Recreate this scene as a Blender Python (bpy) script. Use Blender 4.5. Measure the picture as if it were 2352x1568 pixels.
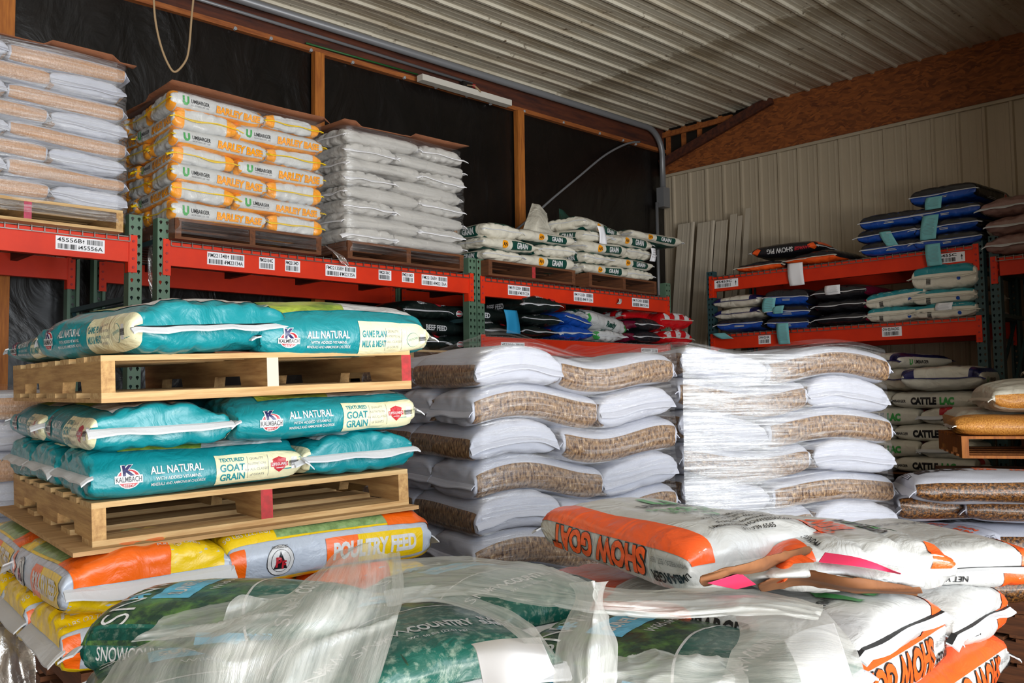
import bpy, bmesh, math, random
import numpy as np
from mathutils import Matrix, Vector
pi=math.pi; rad=math.radians
S=bpy.context.scene; COL=S.collection
for o in list(bpy.data.objects): bpy.data.objects.remove(o)

# ---------------------------------------------------------------- camera
F=2128.; YAW=rad(46.0); PIT=rad(3.58); ROL=rad(-.775); HC=1.5
CP=np.array([0,0,HC])
fw=np.array([math.cos(PIT)*math.cos(YAW),math.cos(PIT)*math.sin(YAW),math.sin(PIT)])
_r=np.array([math.sin(YAW),-math.cos(YAW),0.]); _u=np.cross(_r,fw)
RT=math.cos(ROL)*_r+math.sin(ROL)*_u; UPV=-math.sin(ROL)*_r+math.cos(ROL)*_u
cam=bpy.data.cameras.new('camera'); co=bpy.data.objects.new('camera',cam); COL.objects.link(co)
cam.sensor_width=36; cam.lens=F/2352*36; cam.clip_start=.05
co.matrix_world=Matrix(((RT[0],UPV[0],-fw[0],CP[0]),(RT[1],UPV[1],-fw[1],CP[1]),(RT[2],UPV[2],-fw[2],CP[2]),(0,0,0,1)))
S.camera=co
def ON(px,py,ax,val):
    "point of the plane ax=val seen at a photo pixel"
    r=fw+RT*(px-1176)/F+UPV*(784-py)/F; i='xyz'.index(ax); return CP+r*(val-CP[i])/r[i]
# ---------------------------------------------------------------- world, light, exposure
W=bpy.data.worlds.new('world'); S.world=W; W.use_nodes=True
W.node_tree.nodes['Background'].inputs[0].default_value=(.62,.78,1,1)
W.node_tree.nodes['Background'].inputs[1].default_value=.9
def area(name,loc,target,sx,sy,power,color):
    l=bpy.data.lights.new(name,'AREA'); l.shape='RECTANGLE'; l.size=sx; l.size_y=sy; l.energy=power; l.color=color
    o=bpy.data.objects.new(name,l); COL.objects.link(o); o.location=loc
    d=Vector(target)-Vector(loc); o.rotation_euler=d.to_track_quat('-Z','Y').to_euler(); return o
# daylight coming in through the big open door behind the camera, and sunlit yard bouncing up on the ceiling
area('daylight_door_opening',(.6,-4.4,2.6),(2.4,3.6,1.3),7.4,3.4,600,(.88,.94,1))
area('daylight_yard_bounce',(.6,-4.35,.35),(3.0,5.0,4.6),7.4,.7,560,(1,.95,.87))
S.view_settings.view_transform='Standard'; S.view_settings.look='None'; S.view_settings.gamma=1
S.view_settings.use_curve_mapping=False; S.view_settings.exposure=-.1

# ---------------------------------------------------------------- materials
MATS={}
def lin(c):
    if isinstance(c,str):
        c=[int(c[i:i+2],16)/255 for i in (0,2,4)]
        c=[x/12.92 if x<=.04045 else ((x+.055)/1.055)**2.4 for x in c]
    return tuple(c)+(1,)
def nd(t,k,**kw):
    n=t.nodes.new(k)
    for a,b in kw.items():
        if a in n.inputs: n.inputs[a].default_value=b
        else: setattr(n,a,b)
    return n
def mat(name,col,rough=.5,col2=None,scale=8,bump=0,bscale=30,metal=0,coat=0,spec=.5,stretch=(1,1,1),uv=False,bdist=.01,contrast=(.35,.65),det=5,trans=0,sub=0,col3=None,voro=False):
    if name in MATS: return MATS[name]
    m=bpy.data.materials.new(name); m.use_nodes=True; t=m.node_tree; p=t.nodes['Principled BSDF']
    p.inputs['Base Color'].default_value=lin(col); p.inputs['Roughness'].default_value=rough; p.inputs['Metallic'].default_value=metal
    p.inputs['Coat Weight'].default_value=coat; p.inputs['Coat Roughness'].default_value=.18; p.inputs['Specular IOR Level'].default_value=spec
    tc=nd(t,'ShaderNodeTexCoord'); mp=nd(t,'ShaderNodeMapping'); mp.inputs['Scale'].default_value=stretch
    t.links.new(tc.outputs['UV' if uv else 'Object'],mp.inputs[0])
    if col2:
        if voro: n=nd(t,'ShaderNodeTexVoronoi',Scale=scale); out=n.outputs['Color']
        else: n=nd(t,'ShaderNodeTexNoise',Scale=scale,Detail=det,Roughness=.65); out=n.outputs[0]
        t.links.new(mp.outputs[0],n.inputs['Vector'])
        r=nd(t,'ShaderNodeValToRGB'); r.color_ramp.elements[0].color=lin(col); r.color_ramp.elements[1].color=lin(col2)
        r.color_ramp.elements[0].position=contrast[0]; r.color_ramp.elements[1].position=contrast[1]
        if col3:
            e=r.color_ramp.elements.new(min(.98,contrast[1]+.12)); e.color=lin(col3)
        t.links.new(out,r.inputs[0]); t.links.new(r.outputs[0],p.inputs['Base Color'])
    if bump:
        n=nd(t,'ShaderNodeTexNoise',Scale=bscale,Detail=5,Distortion=1.2); t.links.new(mp.outputs[0],n.inputs['Vector'])
        b=nd(t,'ShaderNodeBump',Strength=bump,Distance=bdist); t.links.new(n.outputs[0],b.inputs['Height']); t.links.new(b.outputs[0],p.inputs['Normal'])
    MATS[name]=m; return m
def poly(name,col,rough=.36,coat=.3,bump=.45,bscale=9,bdist=.03,**k): return mat(name,col,rough=rough,coat=coat,bump=bump,bscale=bscale,bdist=bdist,**k)
M=dict(
 teal=poly('teal_plastic','0d828b'), cream=poly('cream_print','ded9b4'), white=poly('white_plastic','cfcfd0'), tealtext=poly('teal_print','1a7f88'),
 red=poly('red_print','b3232e'), navy=poly('navy_print','1c1f57'), black=poly('black_print','15161a'), grey=poly('grey_print','77777a'),
 orange=poly('orange_plastic','f0660e'), yellow=poly('yellow_plastic','e9c408'), amber=poly('amber_print','ef9a10'), silver=poly('pale_blue_plastic','b4bdcc'),
 orangered=poly('orange_red_plastic','f15a1c'), green=poly('green_print','3b9a49'), dgreen=poly('dark_green_plastic','0e4238'), cyan=poly('sky_blue_print','5fb4d8'),
 pearl=poly('pearl_white_plastic','c2c3c2'), warm=poly('warm_white_plastic','cfcabb'), blue=poly('blue_plastic','0e459c'), beef=poly('black_green_plastic','111c1a'),
 dark=poly('charcoal_plastic','1a1b20'), maroon=poly('maroon_plastic','6e1030'), brightred=poly('bright_red_plastic','c40f18'), clearwhite=mat('glossy_clear_white_plastic','bdbab5',rough=.22,coat=.6,bump=.7,bscale=14,bdist=.012),
 pinkpaper=mat('pink_paper','d62c58',rough=.7), paper=mat('white_paper','e6e6ea',rough=.75), tape=mat('white_crepe_tape','c8cace',rough=.7,bump=.3,bscale=120,bdist=.002),
 blacktape=mat('black_stripe','17181b',rough=.6), tealpaper=mat('pale_teal_paper','6fb0b4',rough=.8), bluepaper=mat('bright_blue_paper','1f8fc0',rough=.7),
 brownpaper=mat('kraft_paper','8a5a35',rough=.8,col2='6b4022',scale=5), card=mat('brown_cardboard','8f5a3c',rough=.85,col2='7a4a30',scale=3,bump=.3),
 grass=poly('grass_photo','3c6d13',col2='b5c94a',scale=7,contrast=(.38,.6),uv=True), photo2=poly('meadow_photo','5c7a45',col2='8fae72',scale=30,contrast=(.3,.6),uv=True,col3='b08f90'),
 forest=poly('forest_photo','0c3a33',col2='7f9a8e',scale=34,contrast=(.46,.78),uv=True), forest2=poly('woodland_photo','17362a',col2='5f8a3c',scale=16,contrast=(.45,.7),uv=True),
 snowbag=poly('frosted_green_plastic','0c5449',col2='a8b7a6',scale=42,contrast=(.5,.85),uv=True),
 woven=mat('white_woven_poly','bcbfca',rough=.55,bump=.35,bscale=1,bdist=.004,stretch=(400,160,160),col2='abaebb',scale=1,uv=True),
 grain=mat('grain_behind_mesh','3f2519',rough=.42,col2='9a7a58',scale=85,contrast=(.36,.62),uv=True,stretch=(1,.45,1),det=3,col3='d0bd9c',bump=.5,bscale=60,coat=.3),
 tangrain=mat('tan_grain_behind_mesh','9c6f4c',rough=.42,col2='c9a27e',scale=150,contrast=(.25,.8),uv=True,stretch=(1,.45,1),det=3,bump=.5,bscale=60,coat=.3),
 corn=mat('cracked_corn','a05a16',rough=.5,col2='e0a04a',scale=120,contrast=(.3,.65),uv=True,det=3,bump=.5,bscale=90,coat=.2),
 darkgrain=mat('dark_mixed_seed','241510',rough=.35,col2='8a5a28',scale=75,contrast=(.4,.66),uv=True,det=3,col3='c89b50',bump=.6,bscale=60,coat=.4),
 wood=mat('pine_wood','cdae7c',rough=.75,col2='ab8555',scale=3.5,stretch=(1,14,14),bump=.3,bscale=4), woody=mat('pine_wood_y','c09a64',rough=.75,col2='977044',scale=3.5,stretch=(14,1,14),bump=.3,bscale=4),
 oldwood=mat('old_brown_wood','6e4020',rough=.8,col2='4c2a14',scale=3,stretch=(1,14,14)), oldwoody=mat('old_brown_wood_y','6a3c1e',rough=.8,col2='482813',scale=3,stretch=(14,1,14)),
 redpaint=mat('red_paint','b52a2f',rough=.7,col2='8c2a28',scale=40), pinkpaint=mat('pink_paint','b3405c',rough=.7,col2='9c3a4c',scale=40), stud=mat('stud_lumber','b06a24',rough=.7,col2='8c4c16',scale=4,stretch=(12,12,1)),
 ply=mat('plywood','c09b6c',rough=.75,col2='a07a4c',scale=3,stretch=(1,9,30)),
 plate=mat('dark_stained_beam','5c2c16',rough=.7,col2='341710',scale=2.5,stretch=(1,9,9)), plateedge=mat('orange_lumber_edge','a5602a',rough=.7,col2='7c4018',scale=3,stretch=(1,9,9)),
 rackred=mat('orange_red_enamel','d8330f',rough=.5,col2='c22a10',scale=5,contrast=(.3,.8),spec=.35), rackgreen=mat('green_enamel','4c6653',rough=.45,col2='5a7560',scale=9,contrast=(.3,.8)),
 darkgreen=mat('teal_green_enamel','2c474b',rough=.45), wire=mat('galvanised_wire','8b8782',rough=.35,metal=.8), darkmetal=mat('dark_steel','26231f',rough=.5,metal=.4), conduit=mat('grey_conduit','7c7d80',rough=.4,metal=.25),
 panel=mat('white_ribbed_steel','b8aa94',rough=.42,col2='aa9c86',scale=2,contrast=(.3,.8),stretch=(1,1,.3)),
 sheet=mat('loose_steel_sheet','bdb2a0',rough=.45,metal=.05), tarpnail=mat('galvanised_cap','b9bcc0',rough=.3,metal=.5),
 cord=mat('beige_cord','a58a68',rough=.8), greenwire=mat('green_wire','1f5a2a',rough=.5), lamp=mat('white_enamel','c9c4ba',rough=.4), concrete=mat('concrete','4a443e',rough=.9,col2='35302c',scale=3))
# ceiling steel with rust and dirt, tarp, osb
def dirty_ceiling():
    m=bpy.data.materials.new('dirty_ribbed_steel'); m.use_nodes=True; t=m.node_tree; p=t.nodes['Principled BSDF']
    tc=nd(t,'ShaderNodeTexCoord'); mp=nd(t,'ShaderNodeMapping'); mp.inputs['Scale'].default_value=(.35,3,1); t.links.new(tc.outputs['Object'],mp.inputs[0])
    n=nd(t,'ShaderNodeTexNoise',Scale=2.4,Detail=6,Roughness=.7); t.links.new(mp.outputs[0],n.inputs['Vector'])
    r=nd(t,'ShaderNodeValToRGB'); r.color_ramp.elements[0].color=lin('a39378'); r.color_ramp.elements[1].color=lin('d3ccba'); r.color_ramp.elements[0].position=.3; r.color_ramp.elements[1].position=.55
    t.links.new(n.outputs[0],r.inputs[0])
    n2=nd(t,'ShaderNodeTexNoise',Scale=14,Detail=5); t.links.new(tc.outputs['Object'],n2.inputs['Vector'])
    r2=nd(t,'ShaderNodeValToRGB'); r2.color_ramp.elements[0].position=.64; r2.color_ramp.elements[1].position=.74; t.links.new(n2.outputs[0],r2.inputs[0])
    mx=nd(t,'ShaderNodeMix',data_type='RGBA'); t.links.new(r2.outputs[0],mx.inputs[0]); t.links.new(r.outputs[0],mx.inputs[6]); mx.inputs[7].default_value=lin('5d4a33')
    sp_=nd(t,'ShaderNodeSeparateXYZ'); t.links.new(tc.outputs['Object'],sp_.inputs[0])
    ds=nd(t,'ShaderNodeMath',operation='MULTIPLY_ADD'); ds.inputs[1].default_value=-.34; t.links.new(n2.outputs[0],ds.inputs[0]); t.links.new(sp_.outputs[0],ds.inputs[2])
    st_=nd(t,'ShaderNodeMapRange'); st_.inputs[1].default_value=6.74; st_.inputs[2].default_value=6.80; t.links.new(ds.outputs[0],st_.inputs[0])
    en=nd(t,'ShaderNodeMapRange'); en.inputs[1].default_value=7.3; en.inputs[2].default_value=6.95; t.links.new(ds.outputs[0],en.inputs[0]); mu=nd(t,'ShaderNodeMath',operation='MULTIPLY'); t.links.new(st_.outputs[0],mu.inputs[0]); t.links.new(en.outputs[0],mu.inputs[1]); mu2=nd(t,'ShaderNodeMath',operation='MULTIPLY'); mu2.inputs[1].default_value=.55; t.links.new(mu.outputs[0],mu2.inputs[0])
    m3=nd(t,'ShaderNodeMix',data_type='RGBA'); t.links.new(mu2.outputs[0],m3.inputs[0]); t.links.new(mx.outputs[2],m3.inputs[6]); m3.inputs[7].default_value=lin('7d6a4c')
    t.links.new(m3.outputs[2],p.inputs['Base Color']); p.inputs['Roughness'].default_value=.42; p.inputs['Metallic'].default_value=.1
    return m
M['ceil']=dirty_ceiling()
M['tarp']=mat('black_poly_sheeting','0b0908',rough=.33,bump=.55,bscale=2.6,bdist=.03,col2='130f0d',scale=3,stretch=(1.3,1,.8))
def osb():
    m=bpy.data.materials.new('oriented_strand_board'); m.use_nodes=True; t=m.node_tree; p=t.nodes['Principled BSDF']
    tc=nd(t,'ShaderNodeTexCoord'); n=nd(t,'ShaderNodeTexNoise',Scale=5,Detail=2); t.links.new(tc.outputs['Object'],n.inputs['Vector'])
    mp=nd(t,'ShaderNodeMapping'); mp.inputs['Scale'].default_value=(1,.35,1.2); ad=nd(t,'ShaderNodeMix',data_type='RGBA'); ad.inputs[0].default_value=.12
    t.links.new(tc.outputs['Object'],ad.inputs[6]); t.links.new(n.outputs[1],ad.inputs[7]); t.links.new(ad.outputs[2],mp.inputs[0])
    v=nd(t,'ShaderNodeTexVoronoi',Scale=55); t.links.new(mp.outputs[0],v.inputs['Vector'])
    r=nd(t,'ShaderNodeValToRGB'); r.color_ramp.elements[0].color=lin('5c2c10'); r.color_ramp.elements[1].color=lin('a05a26'); t.links.new(v.outputs['Color'],r.inputs[0])
    t.links.new(r.outputs[0],p.inputs['Base Color']); p.inputs['Roughness'].default_value=.7; return m
M['osb']=osb()
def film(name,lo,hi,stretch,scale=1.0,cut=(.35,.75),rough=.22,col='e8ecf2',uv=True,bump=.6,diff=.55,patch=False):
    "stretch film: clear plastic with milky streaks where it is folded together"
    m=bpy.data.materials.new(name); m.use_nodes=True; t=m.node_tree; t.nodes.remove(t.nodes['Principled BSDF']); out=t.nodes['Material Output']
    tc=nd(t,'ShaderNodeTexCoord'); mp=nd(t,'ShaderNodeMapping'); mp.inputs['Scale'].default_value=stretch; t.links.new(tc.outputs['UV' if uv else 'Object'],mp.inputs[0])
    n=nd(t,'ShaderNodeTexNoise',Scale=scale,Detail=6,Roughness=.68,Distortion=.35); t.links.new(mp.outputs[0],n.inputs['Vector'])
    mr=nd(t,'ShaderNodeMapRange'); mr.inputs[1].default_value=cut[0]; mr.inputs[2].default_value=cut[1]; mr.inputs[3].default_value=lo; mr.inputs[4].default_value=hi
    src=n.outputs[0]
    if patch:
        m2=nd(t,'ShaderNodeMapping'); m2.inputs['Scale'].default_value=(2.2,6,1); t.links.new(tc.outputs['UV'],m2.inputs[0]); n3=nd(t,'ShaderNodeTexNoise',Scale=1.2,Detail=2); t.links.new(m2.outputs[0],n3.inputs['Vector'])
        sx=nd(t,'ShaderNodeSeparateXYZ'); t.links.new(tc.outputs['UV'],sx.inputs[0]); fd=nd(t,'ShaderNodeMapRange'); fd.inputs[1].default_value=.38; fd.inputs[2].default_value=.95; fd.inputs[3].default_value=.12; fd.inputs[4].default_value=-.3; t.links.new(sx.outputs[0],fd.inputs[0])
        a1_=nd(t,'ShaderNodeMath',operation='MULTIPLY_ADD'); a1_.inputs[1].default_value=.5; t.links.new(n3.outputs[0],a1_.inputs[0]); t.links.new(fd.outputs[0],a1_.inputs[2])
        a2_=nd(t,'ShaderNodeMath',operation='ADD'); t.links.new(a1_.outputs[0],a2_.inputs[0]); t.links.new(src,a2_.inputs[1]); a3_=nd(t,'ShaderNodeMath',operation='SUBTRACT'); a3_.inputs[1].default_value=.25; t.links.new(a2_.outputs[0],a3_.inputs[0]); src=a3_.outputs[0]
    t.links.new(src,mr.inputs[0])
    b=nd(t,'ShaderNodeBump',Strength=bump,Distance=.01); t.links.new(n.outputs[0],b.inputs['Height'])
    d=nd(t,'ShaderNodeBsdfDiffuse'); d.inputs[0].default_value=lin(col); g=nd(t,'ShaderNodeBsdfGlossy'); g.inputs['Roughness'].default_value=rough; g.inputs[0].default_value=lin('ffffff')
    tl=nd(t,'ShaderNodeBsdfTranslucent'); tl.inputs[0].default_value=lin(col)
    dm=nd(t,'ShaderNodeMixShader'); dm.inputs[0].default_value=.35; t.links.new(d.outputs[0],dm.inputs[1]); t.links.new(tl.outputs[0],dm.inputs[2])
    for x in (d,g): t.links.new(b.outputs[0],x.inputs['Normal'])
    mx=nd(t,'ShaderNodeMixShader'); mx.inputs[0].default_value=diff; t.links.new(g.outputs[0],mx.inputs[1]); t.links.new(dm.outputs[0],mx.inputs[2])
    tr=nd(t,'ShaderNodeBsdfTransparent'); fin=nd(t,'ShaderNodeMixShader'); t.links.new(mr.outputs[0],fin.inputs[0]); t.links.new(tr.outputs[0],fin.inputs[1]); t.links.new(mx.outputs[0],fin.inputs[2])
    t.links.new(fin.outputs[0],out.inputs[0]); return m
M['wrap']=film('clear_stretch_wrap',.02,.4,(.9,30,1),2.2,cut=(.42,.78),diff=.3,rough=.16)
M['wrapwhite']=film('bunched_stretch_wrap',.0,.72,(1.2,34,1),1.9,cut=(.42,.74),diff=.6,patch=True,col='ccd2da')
M['loose']=film('loose_plastic_film',.34,.8,(3,40,1),1.3,cut=(.3,.72),col='d6d7d3',diff=.85,rough=.3,bump=.35)
M['wrapstreak']=film('streaked_stretch_wrap',.04,.5,(1.0,34,1),2.2,cut=(.38,.76),diff=.5)
M['crumple']=film('crumpled_film',.3,.9,(6,6,6),1.0,uv=False,col='b5aca6',diff=.5,bump=1)

# ---------------------------------------------------------------- object helpers
def pyd(v): return [tuple(map(float,p)) for p in v]
def mesh_obj(name,v,f,mats,parent=None,mi=None,smooth=False,uvs=None):
    me=bpy.data.meshes.new(name); me.from_pydata(pyd(v),[],[tuple(int(i) for i in q) for q in f])
    for m in (mats if isinstance(mats,(list,tuple)) else [mats]): me.materials.append(M[m] if isinstance(m,str) else m)
    if mi is not None: me.polygons.foreach_set('material_index',np.asarray(mi,dtype=np.int32))
    if smooth: me.polygons.foreach_set('use_smooth',np.ones(len(me.polygons),dtype=bool))
    if uvs is not None:
        uv=me.uv_layers.new(name='UVMap'); li=np.empty(len(me.loops),dtype=np.int32); me.loops.foreach_get('vertex_index',li)
        uv.data.foreach_set('uv',np.asarray(uvs,dtype=np.float32)[li].ravel())
    me.update(); o=bpy.data.objects.new(name,me); COL.objects.link(o)
    if parent: o.parent=parent
    return o
def tag(o,label=None,cat=None,group=None,kind=None):
    if label: o['label']=label
    if cat: o['category']=cat
    if group: o['group']=group
    if kind: o['kind']=kind
    return o
def empty(name,loc=(0,0,0),rz=0,**k):
    o=bpy.data.objects.new(name,None); COL.objects.link(o); o.location=loc; o.rotation_euler=(0,0,rz); o.empty_display_size=.1
    return tag(o,**k)
class MB:
    def __init__(s): s.v=[];s.f=[];s.m=[]
    def add(s,v,f,m=0):
        n=len(s.v); s.v+=[tuple(p) for p in v]; s.f+=[tuple(i+n for i in q) for q in f]; s.m+=[m]*len(f)
    def box(s,a,b,m=0,front=None,xf=None):
        x0,y0,z0=a;x1,y1,z1=b
        v=[(x0,y0,z0),(x1,y0,z0),(x1,y1,z0),(x0,y1,z0),(x0,y0,z1),(x1,y0,z1),(x1,y1,z1),(x0,y1,z1)]
        if xf: v=[tuple(xf@Vector(p)) for p in v]
        s.add(v,[(0,3,2,1),(4,5,6,7),(1,2,6,5),(2,3,7,6),(3,0,4,7)],m); s.add(v,[(0,1,5,4)],m if front is None else front)
    def tube(s,pts,r,seg=10,m=0,cap=True):
        pts=[Vector(p) for p in pts]; n0=len(s.v); ring=[]; up=None
        for i,p in enumerate(pts):
            t=(pts[min(i+1,len(pts)-1)]-pts[max(i-1,0)]).normalized()
            if up is None: up=t.orthogonal().normalized()
            up=(up-t*up.dot(t)).normalized(); q=t.cross(up)
            s.v+=[tuple(p+(up*math.cos(2*pi*k/seg)+q*math.sin(2*pi*k/seg))*r) for k in range(seg)]
        for i in range(len(pts)-1):
            for k in range(seg):
                a=n0+i*seg+k;b=n0+i*seg+(k+1)%seg; s.f.append((a,b,b+seg,a+seg)); s.m.append(m)
        if cap:
            s.f.append(tuple(n0+k for k in range(seg))[::-1]); s.m.append(m); e=n0+(len(pts)-1)*seg; s.f.append(tuple(e+k for k in range(seg))); s.m.append(m)
    def build(s,name,mats,parent=None,smooth=False):
        return mesh_obj(name,s.v,s.f,mats,parent,s.m,smooth)
def copy_tree(o,parent=None):
    c=o.copy(); COL.objects.link(c)
    if parent: c.parent=parent
    for ch in o.children: copy_tree(ch,c)
    return c

class SN:
    "smooth noise: a sum of sines"
    def __init__(s,seed,n=7):
        r=np.random.RandomState(seed); s.k=r.normal(size=(n,3)); s.k/=np.linalg.norm(s.k,axis=1)[:,None]; s.k*=r.uniform(.6,1.7,(n,1)); s.p=r.uniform(0,6.28,n); s.n=n
    def __call__(s,P,f=1.0): return np.sin((P*f)@s.k.T+s.p).sum(-1)/math.sqrt(s.n)

# ---------------------------------------------------------------- text and print, laid out flat then wrapped round a bag
TXT={}
def text_mesh(st,bold=0.0,shear=0.0):
    k=(st,bold,shear)
    if k in TXT: return TXT[k]
    c=bpy.data.curves.new('lettering','FONT'); c.body=st; c.align_x='CENTER'; c.align_y='CENTER'; c.size=1; c.offset=bold; c.resolution_u=3; c.shear=shear
    o=bpy.data.objects.new('lettering',c); COL.objects.link(o); dg=bpy.context.evaluated_depsgraph_get(); me=o.evaluated_get(dg).to_mesh()
    v=np.array([tuple(x.co) for x in me.vertices])[:,:2] if len(me.vertices) else np.zeros((0,2)); f=[tuple(p.vertices) for p in me.polygons]
    o.evaluated_get(dg).to_mesh_clear(); bpy.data.objects.remove(o); bpy.data.curves.remove(c)
    if len(v):
        x0,x1=v[:,0].min(),v[:,0].max(); v=v-[(x0+x1)/2,.0]
    TXT[k]=(v,f); return TXT[k]
def rot2(v,a):
    c,s=math.cos(a),math.sin(a); return np.stack([v[:,0]*c-v[:,1]*s,v[:,0]*s+v[:,1]*c],-1)
class Print:
    "collects flat print; entries (verts2d in metres, faces, material name, layer)"
    def __init__(s): s.e=[]
    def face(s,where,pm):
        sd=s.s.side if hasattr(s,'s') else pm/4; return {'top':(0,0,0),'front':(0,sd,0),'bottom':(0,pm/2,0),'back':(0,pm-sd,pi)}[where]
    def put(s,v,f,m,where,cx,cy,rot,layer):
        a0,s0,base=s.face(where,s.pm); v=rot2(np.asarray(v,float),rad(rot)); v=v+[cx,cy]
        if base: v=rot2(v,base)
        s.e.append((np.stack([a0+v[:,0],s0-v[:,1]],-1),f,m,layer))
    def rect(s,where,cx,cy,w,h,m,rot=0,layer=1): s.put([(-w/2,-h/2),(w/2,-h/2),(w/2,h/2),(-w/2,h/2)],[(0,1,2,3)],m,where,cx,cy,rot,layer)
    def poly(s,where,pts,m,rot=0,layer=1,cx=0,cy=0): s.put(pts,[tuple(range(len(pts)))],m,where,cx,cy,rot,layer)
    def disc(s,where,cx,cy,rx,ry,m,rot=0,layer=1,n=20): s.put([(rx*math.cos(2*pi*i/n),ry*math.sin(2*pi*i/n)) for i in range(n)],[tuple(range(n))],m,where,cx,cy,rot,layer)
    def text(s,where,cx,cy,size,st,m,rot=0,layer=2,wide=1,bold=0.02,shear=0,width=None):
        v,f=text_mesh(st,bold,shear)
        if not len(v): return
        v=v*size*[wide,1]
        if width: v=v*[width/(v[:,0].max()-v[:,0].min()),1]
        s.put(v,f,m,where,cx,cy,rot,layer)
    def lines(s,where,cx,cy,w,h,n,m,rot=0,layer=2):
        "rows of tiny illegible print"
        r=random.Random(int(cx*1e4)+n); c,sn=math.cos(rad(rot)),math.sin(rad(rot))
        for i in range(n):
            ww=w*r.uniform(.6,1); dy=h*(.5-(i+.5)/n); s.rect(where,cx-sn*dy,cy+c*dy,ww,h/n*.35,m,rot,layer)
    def bars(s,where,cx,cy,w,h,m,rot=0,layer=3,n=14):
        r=random.Random(5); c,sn=math.cos(rad(rot)),math.sin(rad(rot))
        for i in range(n):
            dx=w*((i+.5)/n-.5); s.rect(where,cx+c*dx,cy+sn*dx,w/n*r.choice([.3,.5,.75]),h,m,rot,layer)
    def flatten(s,cell):
        V=[];Fc=[];MI=[];LY=[];names=[];n=0
        for v,f,m,ly in s.e:
            bm=bmesh.new(); vs=[bm.verts.new((p[0],p[1],0)) for p in v]
            for q in f:
                try: bm.faces.new([vs[i] for i in q])
                except ValueError: pass
            for ax in (0,1):
                lo,hi=v[:,ax].min(),v[:,ax].max(); k=math.ceil(lo/cell)
                while k*cell<hi:
                    if k*cell>lo+1e-5:
                        no=(1,0,0) if ax==0 else (0,1,0); bmesh.ops.bisect_plane(bm,geom=bm.verts[:]+bm.edges[:]+bm.faces[:],dist=1e-6,plane_co=(k*cell*no[0],k*cell*no[1],0),plane_no=no)
                    k+=1
            bm.verts.index_update()
            if m not in names: names.append(m)
            mi=names.index(m)
            for x in bm.verts: V.append((x.co.x,x.co.y)); LY.append(ly)
            for q in bm.faces:
                ids=[w.index+n for w in q.verts]
                Fc.append(ids[::-1]); MI.append(mi)
            n+=len(bm.verts); bm.free()
        return np.array(V).reshape(-1,2),Fc,MI,np.array(LY),names

# ---------------------------------------------------------------- the bag
def arc_resample(x,y,n,closed=False):
    d=np.concatenate([[0],np.cumsum(np.hypot(np.diff(x),np.diff(y)))]); t=np.linspace(0,d[-1],n+1)
    return np.interp(t,d,x),np.interp(t,d,y),d[-1]
class BagShape:
    def __init__(s,L,Wd,T,pe=5,pc=3.2,pt=None,nu=56,nv=56):
        s.L,s.W,s.T=L,Wd,T
        ph=np.linspace(0,pi,1500); c=np.cos(pi-ph); x=L/2*np.sign(c)*np.abs(c)**(2/pe); h=np.abs(np.sin(ph))**(2/pe)
        X,Hh,s.Lt=arc_resample(x,h*T/2,nv); s.X=X; s.Hh=np.clip(Hh/(T/2),0,1)
        th=np.linspace(0,2*pi,3000); cy=np.sin(th); cz=np.cos(th)
        pt=pt or pc; ex=np.where(cz>0,2/pt,2/pc); y=-Wd/2*np.sign(cy)*np.abs(cy)**ex; z=T/2*np.sign(cz)*np.abs(cz)**ex
        z=np.where(z>0,z*1.16+0,z*.84)-T*.08
        Y,Z,s.pm=arc_resample(y,z,nu); s.Y,s.Z=Y[:-1],Z[:-1]; s.nu,s.nv=nu,nv; d=np.concatenate([[0],np.cumsum(np.hypot(np.diff(y),np.diff(z)))]); s.side=d[750]
    def grid(s,seed,wr=.004,lump=.006,pinch=.05):
        P=np.zeros((s.nv+1,s.nu,3)); wf=1-pinch*(1-s.Hh)**1.0
        P[:,:,0]=s.X[:,None]; P[:,:,1]=s.Y[None,:]*wf[:,None]; P[:,:,2]=s.Z[None,:]*s.Hh[:,None]
        n1=SN(seed); n2=SN(seed+77); N=s.normals(P)
        k=s.Hh[:,None]
        de=(s.L/2-np.abs(P[:,:,0])); e=np.exp(-np.maximum(de,0)/(.18*s.L))
        q=P.copy(); q[:,:,0]*=.35; q[:,:,2]*=2
        r=np.clip(1-np.abs(n2(q,38)),0,1)**2.5; r3=np.clip(1-np.abs(n1(q*[1,1,1.6],70)),0,1)**3
        disp=-wr*1.3*r*(e+.25)-wr*.55*r3*(e*.8+.2)+lump*n1(P,9)+wr*.5
        P=P+N*(disp*np.minimum(1,k*1.6))[:,:,None]
        P[:,:,2]+=s.T/2
        P[:,:,1]+=.006*n1(P*[1,0,0],7); 
        return P
    def normals(s,P):
        du=np.roll(P,-1,1)-np.roll(P,1,1); dv=np.gradient(P,axis=0); N=np.cross(du,dv)
        l=np.linalg.norm(N,axis=2,keepdims=True); bad=l[:,:,0]<1e-9; N=N/np.maximum(l,1e-9)
        c=P.mean(1,keepdims=True); out=P-c; sg=np.sign((N*out).sum(2).mean()); N*=sg if sg else 1
        N[bad]=[0,0,1]; return N
SHAPES={};PRINTS={}
def shape(L,Wd,T,**k):
    key=(L,Wd,T,tuple(sorted(k.items())))
    if key not in SHAPES: SHAPES[key]=BagShape(L,Wd,T,**k)
    return SHAPES[key]
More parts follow.
